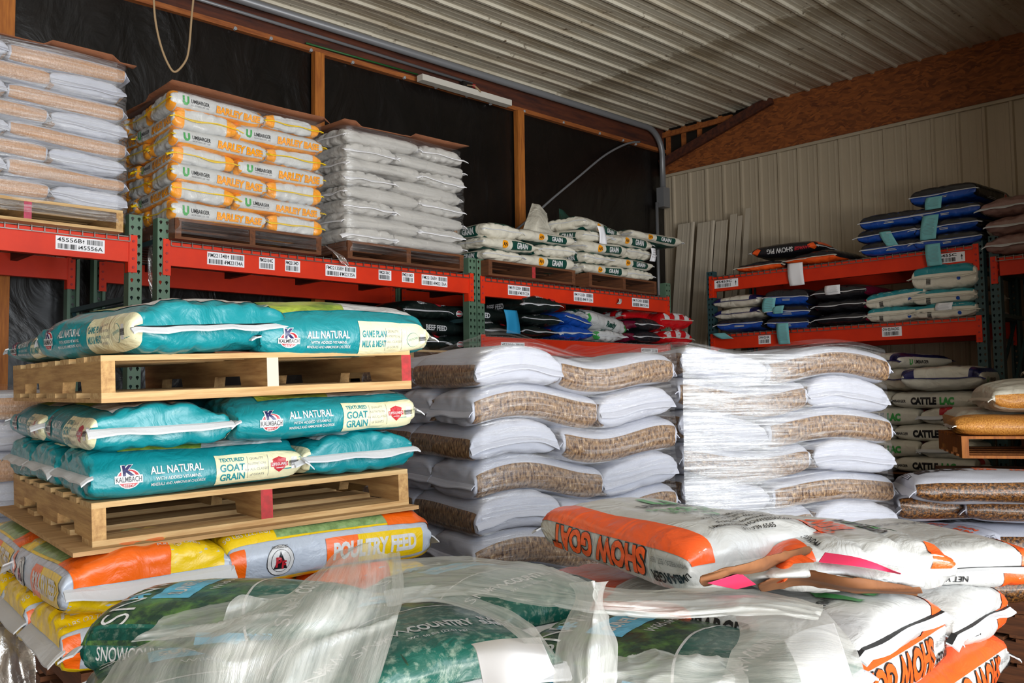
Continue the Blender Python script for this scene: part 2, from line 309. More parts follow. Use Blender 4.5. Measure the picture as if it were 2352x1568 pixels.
def sample(G,s,V):
    "bilinear lookup of the surface grid at unrolled metres"
    fi=np.clip((V[:,0]+s.Lt/2)/s.Lt,0,1)*s.nv; fj=(V[:,1]/s.pm*s.nu)%s.nu
    i=np.minimum(fi.astype(int),s.nv-1); a=(fi-i)[:,None]; j=fj.astype(int)%s.nu; b=(fj-fj.astype(int))[:,None]; j2=(j+1)%s.nu
    return (G[i,j]*(1-a)+G[i+1,j]*a)*(1-b)+(G[i,j2]*(1-a)+G[i+1,j2]*a)*b
STY={}
def bag(style,loc,rz=0,L=None,W_=None,T=None,seed=1,warp=None,label=None,group=None,tilt=(0,0),wr=None,lump=None,tapes=None,name='feed_bag',cat='feed bag',tails=True):
    st=STY[style]; L=L or st.get('L',.68); W_=W_ or st.get('W',.43); T=T or st.get('T',.13)
    s=shape(L,W_,T,**st.get('shape',{}))
    key=(style,L,W_,T)
    if key not in PRINTS:
        p=Print(); p.pm=s.pm; p.s=s
        if 'print' in st: st['print'](p,s)
        PRINTS[key]=p.flatten(.0125 if T>.05 else .02)
    PV,PF,PM,PL,PN=PRINTS[key]
    G=s.grid(seed,wr if wr is not None else st.get('wr',.004),lump if lump is not None else st.get('lump',.006),st.get('pinch',.05))
    R=Matrix.Rotation(rz,3,'Z')@Matrix.Rotation(tilt[0],3,'X')@Matrix.Rotation(tilt[1],3,'Y'); Rn=np.array(R)
    loc=np.array(loc,float)
    if warp is not None:
        Wp=G@Rn.T+loc; Wp=warp(Wp); G=(Wp-loc)@Rn
    N=s.normals(G)
    nv,nu=s.nv,s.nu; V=G.reshape(-1,3); idx=np.arange((nv+1)*nu).reshape(nv+1,nu)
    a=idx[:-1];b=idx[1:]; a2=np.roll(a,-1,1); b2=np.roll(b,-1,1); quads=np.stack([a,a2,b2,b],-1).reshape(-1,4)
    uv=np.stack(np.meshgrid(np.linspace(-s.Lt/2,s.Lt/2,nv+1),np.arange(nu)*s.pm/nu,indexing='ij'),-1).reshape(-1,2)
    faces=quads.tolist(); mi=[0]*len(faces); verts=V
    if len(PV):
        P2=sample(G,s,PV)+sample(N,s,PV)*(.0018+.0006*PL)[:,None]; verts=np.concatenate([V,P2]); n=len(V)
        faces+=[[q+n for q in f] for f in PF]; mi+=[m+1 for m in PM]; uv=np.concatenate([uv,PV])
    root=empty(name,tuple(loc),0); root.rotation_euler=R.to_euler(); tag(root,label,cat,group)
    mesh_obj('sack',verts,faces,[st['body']]+PN,root,mi,True,uv)
    tp=tapes if tapes is not None else st.get('tapes',(-1,1))
    for e in tp:
        i=0 if e<0 else nv; row=G[i]; rin=G[1 if e<0 else nv-1]
        q4=nu//4; seam=np.roll(row,q4,0)[:2*q4+1][::-1]; seam=seam[np.argsort(seam[:,1])]
        tl=.03 if tails else 0; rnd=random.Random(seed*7+e); t0,t1=(rnd.uniform(.0,1.6)*tl,rnd.uniform(.0,1.6)*tl)
        seam=seam[::2]; ys=[seam[0]-[0,t0,t0*.35]]+list(seam)+[seam[-1]+[0,t1,-t1*.35]]
        ys=np.array(ys); out=np.array([e*1.,0,0]); w=st.get('tapew',.03); th=.0025; dr=st.get('droop',.55)
        v=[];n=len(ys); sn=SN(seed+5)
        for kk,p in enumerate(ys):
            dz=-w*dr+.006*float(sn(p[None],30)[0]); o1=p-out*.006; o2=p+out*w*.85+np.array([0,0,dz]); th2=np.array([0,0,th])
            m1=(o1+o2)/2+np.array([0,0,.003])
            v+=[o1+th2,m1+th2,o2+th2,o2-th2,m1-th2,o1-th2]
        f=[];m=[]
        for kk in range(n-1):
            for c in range(6):
                a_=kk*6+c;b_=kk*6+(c+1)%6; f.append((a_,b_,b_+6,a_+6)); m.append(1 if (st.get('stripe') and c==0) else 0)
        f+=[(5,4,3,2,1,0),tuple((n-1)*6+c for c in range(6))]; m+=[0,0]
        mesh_obj('closure_tape',v,f,[st.get('tapemat','tape'),'blacktape'],root,m)
    return root
ORD=['top','second','third','fourth','fifth','sixth','seventh','eighth','ninth','tenth','eleventh','twelfth']
def stack(style,org,yaw,Wd,Dp,z0,layers,T,first,look,where,group,seed=1,amp=.02,only=None,skip=None,styles=None,gap=.004,wave=None,tail=True,tapes=None,ordbase=0,slope=(0,0)):
    """interlocked pallet load: a layer is two end-on bags beside three lengthwise ones, mirrored layer by layer"""
    ox,oy=org; ca,sa=math.cos(yaw),math.sin(yaw); n=SN(seed+500); n2=SN(seed+900)
    Lg=Wd*.6; We=Wd-Lg
    def zk(x,y,k):
        P=np.stack([x,y,np.full_like(x,k*.13)],-1)
        base=(wave(x,y) if wave else 0)
        return slope[0]*x+slope[1]*y+(base*min(1,.35+k*.15))+amp*(.55*n(P*[1,1,0],5.2)+.45*n2(P,7))*min(1,k/2.0)
    def warp(P,k):
        q=P-[ox,oy,0]; x=q[...,0]*ca+q[...,1]*sa; y=-q[...,0]*sa+q[...,1]*ca
        zz=P[...,2]-(z0+k*T); t=np.clip(zz/T,0,1)
        P=P.copy(); P[...,2]=P[...,2]+zk(x,y,k)*(1-t)+zk(x,y,k+1)*t; return P
    for k in range(layers):
        typ=(first+k)%2; tiles=[]
        xe,xl=((0,We),(We,Wd)) if typ==0 else ((Lg,Wd),(0,Lg))
        for j in range(2): tiles.append(('e',xe[0],xe[1],j*Dp/2,(j+1)*Dp/2,j))
        for j in range(3): tiles.append(('l',xl[0],xl[1],j*Dp/3,(j+1)*Dp/3,j))
        fromtop=layers-1-k
        for kind,x0,x1,y0,y1,j in tiles:
            left=x0<.01; front=j==0
            if not (front or left or fromtop==0): continue
            if only and not only(k,kind,x0,j,fromtop): continue
            if skip and skip(k,kind,x0,j,fromtop): continue
            cx,cy=(x0+x1)/2,(y0+y1)/2; sty=styles(k,kind,x0,j) if styles else style
            sd=seed*100+k*10+j+(5 if kind=='l' else 0); rr=random.Random(sd); cx+=rr.uniform(-.008,.008); cy+=rr.uniform(-.012,.012)
            g=gap
            if kind=='e': L,Wg,rz=(y1-y0)-g,(x1-x0)-g,-pi/2
            else: L,Wg,rz=(x1-x0)-g,(y1-y0)-g,0
            if kind=='l' and typ==1 and x0<.01 and False: rz=pi
            wx,wy=ox+cx*ca-cy*sa,oy+cx*sa+cy*ca
            side='left' if cx<Wd/2 else 'right'; dep='front' if j==0 else ('back' if (kind=='e' or j==2) else 'middle')
            lab=f"{look}, {'end-on' if kind=='e' else 'lengthwise'} {dep} {side}, {ORD[fromtop+ordbase]} row of {where}"
            bag(sty,(wx,wy,z0+k*T),rz+yaw,L,Wg,T+.01,sd,lambda P,k=k:warp(P,k),lab,group,tails=tail,tapes=tapes)
    return lambda x,y:zk(np.array([x],float),np.array([y],float),layers)[0]+z0+layers*T

# ---------------------------------------------------------------- printed designs
def kalm(p,w,x,y,s=1,rot=0):
    p.disc(w,x,y,.034*s,.028*s,'white',rot,1); p.disc(w,x,y,.031*s,.025*s,'red',rot,2); p.disc(w,x,y+.004*s,.02*s,.017*s,'white',rot,3)
    p.text(w,x,y+.02*s,.04*s,'K','white',rot,5,1.1,.1); p.text(w,x,y+.02*s,.04*s,'K','navy',rot,6,1.1,.05); p.rect(w,x,y-.003*s,.078*s,.021*s,'white',rot,4); p.text(w,x,y-.004*s,.019*s,'KALMBACH','black',rot,5,1,.02,width=.072*s)
    p.text(w,x,y-.0205*s,.0115*s,'FEEDS','white',rot,5,1,.01)
def shield(p,w,x,y,s=1):
    p.poly(w,[(-.024*s,.018*s),(0,.027*s),(.024*s,.018*s),(.02*s,-.012*s),(0,-.029*s),(-.02*s,-.012*s)],'red',0,2,x,y); p.rect(w,x,y,.062*s,.015*s,'red',0,3)
    p.text(w,x,y,.013*s,'LIFEGUARD','white',0,4,1,.02,width=.056*s); p.lines(w,x,y-.012*s,.03*s,.006*s,1,'white',0,4)
def teal_print(prod):
    def f(p,s):
        L,Wd,T=s.L,s.W,s.T; e=s.Lt/2
        p.rect('top',.03,-Wd*.02,L*.78,Wd*.62,'white',0,1)
        p.poly('top',[(-L*.36,-Wd*.33),(L*.02,-Wd*.33),(L*.1,0),(-.02,Wd*.29),(-L*.36,Wd*.29)],'grass',0,2)
        p.text('top',L*.26,.03,.07,'VIPs','navy',0,3,1.1,.03); p.lines('top',L*.22,-.06,.16,.05,3,'grey',0,3); p.disc('top',-L*.4,-.05,.035,.035,'cream',0,2); p.disc('top',-L*.4,-.05,.028,.028,'teal',0,3)
        x0=.035; x1=e-.012; cx=(x0+x1)/2
        p.rect('front',cx,-.002,x1-x0,T*.74,'cream',0,1)
        kalm(p,'front',-L*.34,0,.95)
        p.text('front',-L*.125,.014,.03,'ALL NATURAL','white',0,2,.92,.02,width=.15)
        p.text('front',-L*.12,-.008,.0115,'WITH ADDED VITAMINS,','white',0,2,1,.01); p.text('front',-L*.12,-.022,.0115,'MINERALS AND AMMONIUM CHLORIDE','white',0,2,.75,.01)
        if prod=='goat':
            for i,(t,z) in enumerate((('TEXTURED',.018),('GOAT',.03),('GRAIN',.03))): p.text('front',x0+.05,(.028,.002,-.026)[i],z,t,'tealtext',0,2,1,.03,width=.078)
        else:
            for i,t in enumerate(('GAME PLAN','MILK & MEAT')): p.text('front',x0+.055,(.016,-.014)[i],.028,t,'tealtext',0,2,1,.03,width=.092)
        for i,t in enumerate(('QUALITY','NUTRITION','for ALL CLASSES','of GOATS')): p.text('front',x0+.127,.026-i*.017,.0105,t,'grey',0,2,1,.0)
        p.rect('front',x0+.098,0,.0012,.07,'grey',0,2); p.rect('front',x0+.163,0,.0012,.07,'grey',0,2)
        if prod=='goat': shield(p,'front',x0+.2,.0,.95)
        else: p.disc('front',x0+.21,-.002,.026,.026,'tealtext',0,2); p.disc('front',x0+.21,-.002,.0245,.0245,'cream',0,3); p.text('front',x0+.21,0,.012,'OUR PROMISE','tealtext',12,4,1,0,width=.042)
        p.rect('front',x0+.25,0,.02,.04,'white',0,2); p.bars('front',x0+.25,0,.018,.034,'black',90,3,9)
        p.rect('back',-cx*.9,-.002,(x1-x0)*.8,T*.74,'cream',0,1); p.rect('top',L*.2,Wd*.42,.17,.014,'cream',0,1); p.text('top',L*.2,Wd*.42,.009,'SAVE THIS PANEL FOR YOUR RECORDS','grey',0,2,1,0,width=.15)
    return f
def poultry_print(p,s):
    L,Wd,T=s.L,s.W,s.T; e=s.Lt/2
    p.rect('top',0,0,2*e-.004,Wd-.03,'yellow',0,1)
    p.rect('top',.0,-Wd*.17,L*.56,Wd*.56,'photo2',0,2); p.rect('top',(e+L*.27)/2,-Wd*.18,e-L*.27-.002,Wd*.58,'orange',0,3)
    p.text('top',-L*.4,-Wd*.25,.055,'FEED','white',0,3,.9,.04,.2); p.text('top',-L*.4,-Wd*.38,.026,'50 LBS (22.7KG)','white',0,3,.8,.0); p.disc('top',-L*.2,Wd*.2,.06,.06,'white',0,3); p.disc('top',-L*.2,Wd*.2,.052,.052,'red',0,4)
    p.text('top',L*.45,.08,.018,'PULL TO OPEN','white',90,4,1,.01)
    p.rect('front',L*.2,.002,L*.5,T*.5,'yellow',0,1); p.rect('front',L*.02,.002,L*.16,T*.5,'orange',0,2)
    p.text('front',L*.19,-.0,.062,'POULTRY FEED','white',0,3,.8,.05,.12,width=L*.44)
    x=-L*.28; p.disc('front',x,0,.044,.044,'black',0,1); p.disc('front',x,0,.042,.042,'white',0,2); p.disc('front',x,0,.031,.031,'black',0,3); p.disc('front',x,0,.0295,.0295,'white',0,4)
    p.poly('front',[(-.022,-.022),(.022,-.022),(0,.026)],'black',0,5,x,0); p.text('front',x-.006,-.004,.036,'P','red',0,6,1,.05); p.text('front',x+.011,-.012,.03,'F','red',0,6,1,.05)
    p.text('front',x,.036,.01,'PERFORMANCE FEED','black',0,6,1,0,width=.05)
    p.rect('front',-L*.47,0,.05,T*.6,'orange',0,1); p.rect('bottom',0,0,2*e-.01,Wd-.02,'yellow',0,1)
def umbU(p,w,x,y,s,rot=0,m='green',ly=2):
    c=[(-.5,.6),(-.2,.6),(-.2,-.1),(-.05,-.28),(.15,-.28),(.2,-.2),(.2,.6),(.5,.6),(.5,-.3),(.2,-.6),(-.2,-.6),(-.5,-.3)]
    c=[(a*s,b*s) for a,b in c]; r=rot2(np.array(c),rad(rot)); p.put(r,[(0,1,2,3,10,11),(3,4,9,10),(4,5,8,9),(5,6,7,8)],m,w,x,y,0,ly)
def barley_print(p,s):
    L,Wd,T=s.L,s.W,s.T; e=s.Lt/2
    for w,g in (('front',1),('back',1)):
        umbU(p,w,-L*.37,.003,.04); p.text(w,-L*.22,.004,.03,'UMBARGER','black',0,2,.9,.02,width=.115); p.text(w,-L*.22,-.016,.012,'SHOW FEEDS | EST. 1939','grey',0,2,1,0,width=.11)
        p.text(w,L*.2,-.003,.056,'BARLEY BASE','amber',0,2,1,.055,.1,width=L*.5); p.text(w,L*.2,-.003,.056,'BARLEY BASE','navy',0,1,1,.07,.1,width=L*.503)
    for sx in (-1,1):
        for sy in (-1,1): p.rect('top',sx*(e-.04),sy*(Wd*.5-.03),.08,.07,'amber',0,1); p.rect('bottom',sx*(e-.035),sy*(Wd*.5-.03),.07,.07,'amber',0,1)
    p.rect('bottom',0,0,2*e-T*1.3,Wd-.02,'amber',0,1); p.text('top',0,0,.06,'BARLEY BASE','amber',0,2,1,.04)
def woven_print(m='grain',h=.72):
    def f(p,s):
        for w in ('front','back'): p.rect(w,0,-s.T*.04,s.L*.97,s.T*h,m,0,1)
    return f
def snow_print(p,s):
    L,Wd,T=s.L,s.W,s.T; e=s.Lt/2; hw_=Wd*.56
    p.rect('top',0,0,2*e-.01,Wd+T*.3,'forest2',0,1)
    n=20; A=lambda i,o:(.04+.07*(2*i/n-1)**2+o,hw_*(2*i/n-1))
    a=[A(i,0) for i in range(n+1)]; b=[(e-.004,hw_*(2*i/n-1)) for i in range(n+1)]
    p.put(a+b,[(i,n+1+i,n+2+i,i+1) for i in range(n)],'snowbag','top',0,0,0,2)
    b=[A(i,-.006) for i in range(n+1)]; p.put(b+a,[(i,n+1+i,n+2+i,i+1) for i in range(n)],'white','top',0,0,0,3)
    x=L*.30
    p.text('top',x,-.165,.05,'SN','white',90,4,1,-.008); p.text('top',x,-.09,.05,'W','white',90,4,1,-.008); p.text('top',x,-.0,.05,'COUNTRY','white',90,4,.88,.035,width=.145)
    for k in range(4):
        p.rect('top',x,-.127,.034,.0045,'white',45*k,4)
    p.text('top',x+.045,-.03,.016,'WT. 50 lbs (22.67 kg)','white',90,4,.9,0); p.text('top',x-.02,.145,.034,'BLACK OIL','white',90,4,.8,.03,width=.1); p.text('top',x+.012,.145,.034,'SUNFLOWER','white',90,4,.8,.03,width=.12)
    p.rect('top',-.13,.03,.09,.26,'cyan',0,2); p.text('top',-.13,.03,.045,'SUNFLOWER','white',90,3,.9,.03,width=.22); p.text('top',-.05,.05,.035,'Wild bird food','white',90,3,.9,0)
    p.text('top',-L*.38,-.08,.09,'SN W','white',90,3,1,-.01)
    for k in range(3): p.rect('top',-L*.38,-.075,.05,.011,'cyan',60*k,4)
    for w in ('front','back'):
        p.rect(w,0,0,L*.96,T*.75,'snowbag',0,1); p.rect(w,L*.12,0,L*.3,T*.55,'cyan',0,2); p.text(w,L*.12,0,.045,'SUNFLOWER','white',0,3,.85,.03,width=L*.27); p.text(w,-L*.25,0,.04,'SNOWCOUNTRY','white',0,3,.8,.01,width=L*.34)
def goat_show(top='goat'):
    def f(p,s):
        L,Wd,T=s.L,s.W,s.T; e=s.Lt/2
        if top in ('goat','address'): p.rect('top',0,-Wd*.43,2*e-.01,Wd*.19,'orangered',0,1); p.rect('top',.1,Wd*.47,2*e-.21,Wd*.06,'orangered',0,1)
        elif top=='burn': p.rect('top',e-.06,-Wd*.42,.12,.09,'orangered',0,1); p.rect('top',e-.04,Wd*.45,.08,.06,'orangered',0,1)
        else:
            for sx in (-1,1): p.rect('top',sx*(e-.1),Wd*.44,.2,Wd*.16,'orangered',0,1); p.rect('bottom',sx*(e-.04),-Wd*.36,.08,.12,'orangered',0,1)
        for w in ('front','back'):
            r=180 if top=='goat' else 0
            if top in 'uU': p.text(w,0,0,.05,'UMBARGER','black',0,2,.9,.03,width=.2); continue
            p.text(w,-.03 if r else 0,.006,.078,'SHOW GOAT','black',r,2,.95,.085,width=L*.665); p.text(w,-.03 if r else 0,.006,.078,'SHOW GOAT','orangered',r,3,.95,.05,width=L*.65)
            p.text(w,L*.42,-.02,.035,'UMBARGER','black',r,2,.9,.03,width=.14); p.text(w,L*.41,.015,.018,'SHOW FEEDS | EST. 1939','grey',r,2,1,0,width=.13)
        if top=='goat':
            umbU(p,'top',-.14,.06,.09,90); p.text('top',-.085,.06,.05,'UMBARGER','black',90,2,.9,.03,width=.2); p.text('top',-.055,.06,.018,'SHOW FEEDS | EST. 1939','black',90,2,1,0)
            for i,t in enumerate(('DELIVER IT.','LEAD IT.','PLACE IN')): p.text('top',.0+i*.042,.03,.042,t,'green',90,2,.95,.04)
            p.text('top',.115,.0,.026,'Joe Feeds','black',90,2,1,.0,.4); umbU(p,'top',.165,.0,.035,90,'green',2)
            for i,t in enumerate(('UMBARGER','Roy Umbarger and Sons','1115 South 600 East','Franklin, Indiana 46131','UMBARGERSHOWFEEDS.COM','317.739.6565')): p.text('top',.195+i*.023,.02,.019 if i else .024,t,'black',90,2,.95,.01)
        elif top=='address':
            umbU(p,'top',-.06,.1,.05,0)
            p.text('top',-.06,.055,.03,'UMBARGER','black',0,2,.9,.02)
            for i,t in enumerate(('Roy Umbarger and Sons','1115 South 600 East','Franklin, Indiana 46131','UMBARGERSHOWFEEDS.COM','317.739.6565')): p.text('top',-.0,.02-i*.03,.023 if i<3 else .027,t,'black',0,2,.95,.01)
        elif top=='burn':
            p.text('top',0,.1,.05,'UMBARGER','black',180,2,1,.03,width=.26); umbU(p,'top',0,.15,.12,180,'green',1)
            p.text('top',.0,.03,.07,'BURN','orangered',180,3,1,.05); p.text('top',.02,-.03,.07,'TREAD','orangered',180,3,1,.05)
            for i in range(3): p.text('top',.16-.14*i,-.09,.022,('WORKOUT','RECOVER','REPEAT')[i],'black',180,2,1,.02)
        elif top=='U':
            umbU(p,'top',.2,-.02,.11,-90); p.text('top',.2,-.135,.04,'UMBARGER','black',-90,2,.9,.03,width=.12)
        else: p.text('top',-.08,.04,.05,'UMBARGER','grey',-90,2,1,0); p.text('bottom',e-.03,.1,.025,'NET WT 50 LB','black',90,2,1,.02)
    return f
def grain_print(p,s):
    L,Wd,T=s.L,s.W,s.T; e=s.Lt/2
    p.rect('top',0,Wd*.05,L*.98,Wd*.55,'dgreen',0,1); p.text('top',0,-.05,.06,'GRAIN','white',0,2)
    for w in ('front','back'):
        p.rect(w,L*.16,-.002,L*.36,T*.6,'dgreen',0,1); p.text(w,L*.16,-.003,.052,'GRAIN','white',0,2,.85,.04,width=.13); p.disc(w,-L*.14,0,.032,.032,'amber',0,1); p.text(w,-L*.14,-.001,.036,'AN','black',0,2,.9,.03)
    p.rect('bottom',0,0,2*e-T*1.5,Wd-.1,'dgreen',0,1)
def simple(top=None,front=None,end=None,txt=None,tm='white',size=.06,rot=0,fw_=.95,extra=None,back=True):
    def f(p,s):
        L,Wd,T=s.L,s.W,s.T; e=s.Lt/2
        if top: p.rect('top',0,0,(2*e-.012 if top=='dark' else L*.96),Wd*(1.15 if top=='dark' else .92),top,0,1)
        for w in ('front','back') if back else ('front',):
            if front: p.rect(w,0,0,L*fw_,T*.78,front,0,1)
            if txt: p.text(w,-.04,0,size,txt,tm,rot,2,.9,.04)
        if end:
            for sx in (-1,1):
                p.rect('top',sx*(e-T*.3),0,T*.55,Wd*.96,end,0,2); p.rect('bottom',sx*(e-T*.33),0,T*.6,Wd*.96,end,0,2)
        if extra: extra(p,s)
    return f
def qk(p,s): p.lines('top',-s.L*.3,0,.08,.08,5,'black',90,3); p.disc('top',s.L*.2,.05,.05,.05,'grey',0,3)
def badge(p,s):
    p.rect('top',0,-.02,s.L*.5,s.W*.35,'grey',0,2); p.text('top',0,-.02,.06,'COMPLETE','white',0,3)
    for w in ('front','back'): p.disc(w,s.L*.33,.0,.036,.036,'white',0,2); p.disc(w,s.L*.33,0,.03,.03,'red',0,3); p.text(w,s.L*.33,0,.02,'K','navy',0,4,1,.05); p.lines(w,-.02,-.03,.2,.02,2,'white',0,3)
    for sx in (-1,1): p.lines('bottom',sx*(s.Lt/2-.025),.0,.1,.02,2,'cream',90,4)
def tealwhite(p,s):
    e=s.Lt/2
    p.rect('top',0,0,2*e-.05,s.W*.96,'tealtext',0,1); p.lines('top',-s.L*.4,0,.2,.02,2,'cyan',90,3)
    for sx in (-1,1): p.bars('bottom',sx*(e-.03),-.12,.07,.035,'black',0,4,9); p.disc('bottom',sx*(e-.03),.12,.015,.015,'blue',0,4)
def navyband(p,s):
    e=s.Lt/2
    for sx in (-1,1):
        for sy in (-1,1): p.rect('top',sx*(e-.1),sy*s.W*.42,.2,.09,'navy',0,1)
    p.rect('top',s.L*.0,-s.W*.44,2*e-.01,.06,'navy',0,1)
    umbU(p,'top',-.1,.02,.1,60); p.text('top',.02,.05,.055,'UMBARGER','navy',90,2,.9,.04,width=.26)
    p.lines('top',-s.L*.36,.05,.06,.06,4,'black',90,3); p.rect('top',-s.L*.36,-.1,.05,.05,'grey',0,3)
    for w in ('front','back'): umbU(p,w,-s.L*.3,0,.035); p.text(w,-s.L*.1,0,.035,'UMBARGER','black',0,2,.9,.03)
def cattlelac(p,s):
    for w in ('front','back'): p.text(w,-.06,0,.07,'CATTLE','black',0,2,1,.07,width=.2); p.text(w,.12,0,.07,'LAC','green',0,2,1,.07,width=.11); p.text(w,-.26,0,.03,'UMBARGER','black',0,2,.8,.03)
    p.rect('top',s.Lt/2-.06,0,.1,.1,'red',0,1); p.rect('top',-s.Lt/2+.06,.1,.1,.1,'red',0,1)
def bigseed(p,s):
    p.text('top',-s.L*.3,.05,.12,'BIG','black',8,2,1,.06); p.text('top',-s.L*.26,-.05,.09,'BUCK','black',8,2,1,.05)
    for i in range(2):
        for j in range(2): p.text('top',.02+i*.16,.02-j*.05,.045,'DUN','orangered',0,2,1,.06)
    p.lines('top',.2,-.08,.1,.03,2,'black',-10,2)
    for w in ('front','back'): p.rect(w,0,-s.T*.02,s.L*.98,s.T*.72,'darkgrain',0,1)
    for sx in (-1,1):
        x=sx*(s.Lt/2-.05); p.rect('top',x,0,.028,.16,'black',0,2); p.rect('top',x,0,.023,.154,'woven',0,3); p.lines('top',x,0,.13,.014,2,'black',90,4)
def showpig(p,s):
    for w in ('front','back'):
        p.text(w,-.04,.0,.06,'SHOW PIG','white',180,2,.9,.02); p.text(w,.18,0,.045,'SAVAGE','red',180,2,.9,.05,.2)
    e=s.Lt/2
    for sx in (-1,1): p.poly('top',[(sx*(e-.17),-.1),(sx*(e-.01),-s.W*.5),(sx*(e-.01),s.W*.3),(sx*(e-.08),.05)][::sx],'orangered',0,1)
    for sx in (-1,1): p.rect('front',sx*(e-.08),0,.06,.1,'orangered',35*sx,1)
def beef(p,s):
    for w in ('front','back'):
        p.text(w,.0,0,.055,'BEEF FEED','white',0,2,.85,.03); p.disc(w,-.22,0,.034,.026,'white',0,1); p.disc(w,-.22,0,.03,.022,'red',0,2); p.rect(w,-.22,0,.07,.018,'white',0,3)
    for sx in (-1,1): p.disc('top',sx*(s.Lt/2-.07),.13,.03,.03,'red',0,1); p.text('top',sx*(s.Lt/2-.07),-.03,.05,'BEEF','white',-90*1,2,.85,.03)
def ready(p,s):
    for w in ('front','back'): p.text(w,.05,0,.06,'Ready','dgreen',0,2,.9,.05,.25); p.rect(w,-s.L*.45,0,.05,s.T*.9,'green',0,1); p.rect(w,s.L*.47,0,.05,s.T*.9,'green',0,1)
    for sx in (-1,1): p.rect('top',sx*(s.Lt/2-.06),0,.012,s.W*.8,'dgreen',0,1); p.text('top',sx*(s.Lt/2-.1),0,.07,'Ready','dgreen',-90,2,.9,.05,.25)
def checker(p,s):
    e=s.Lt/2
    for sx in (-1,1):
        for i in range(-2,3):
            for j in range(3):
                if (i+j)%2==0: p.rect('top',sx*(e-.03-.07*j),i*.075,.07,.075,'white',0,1)
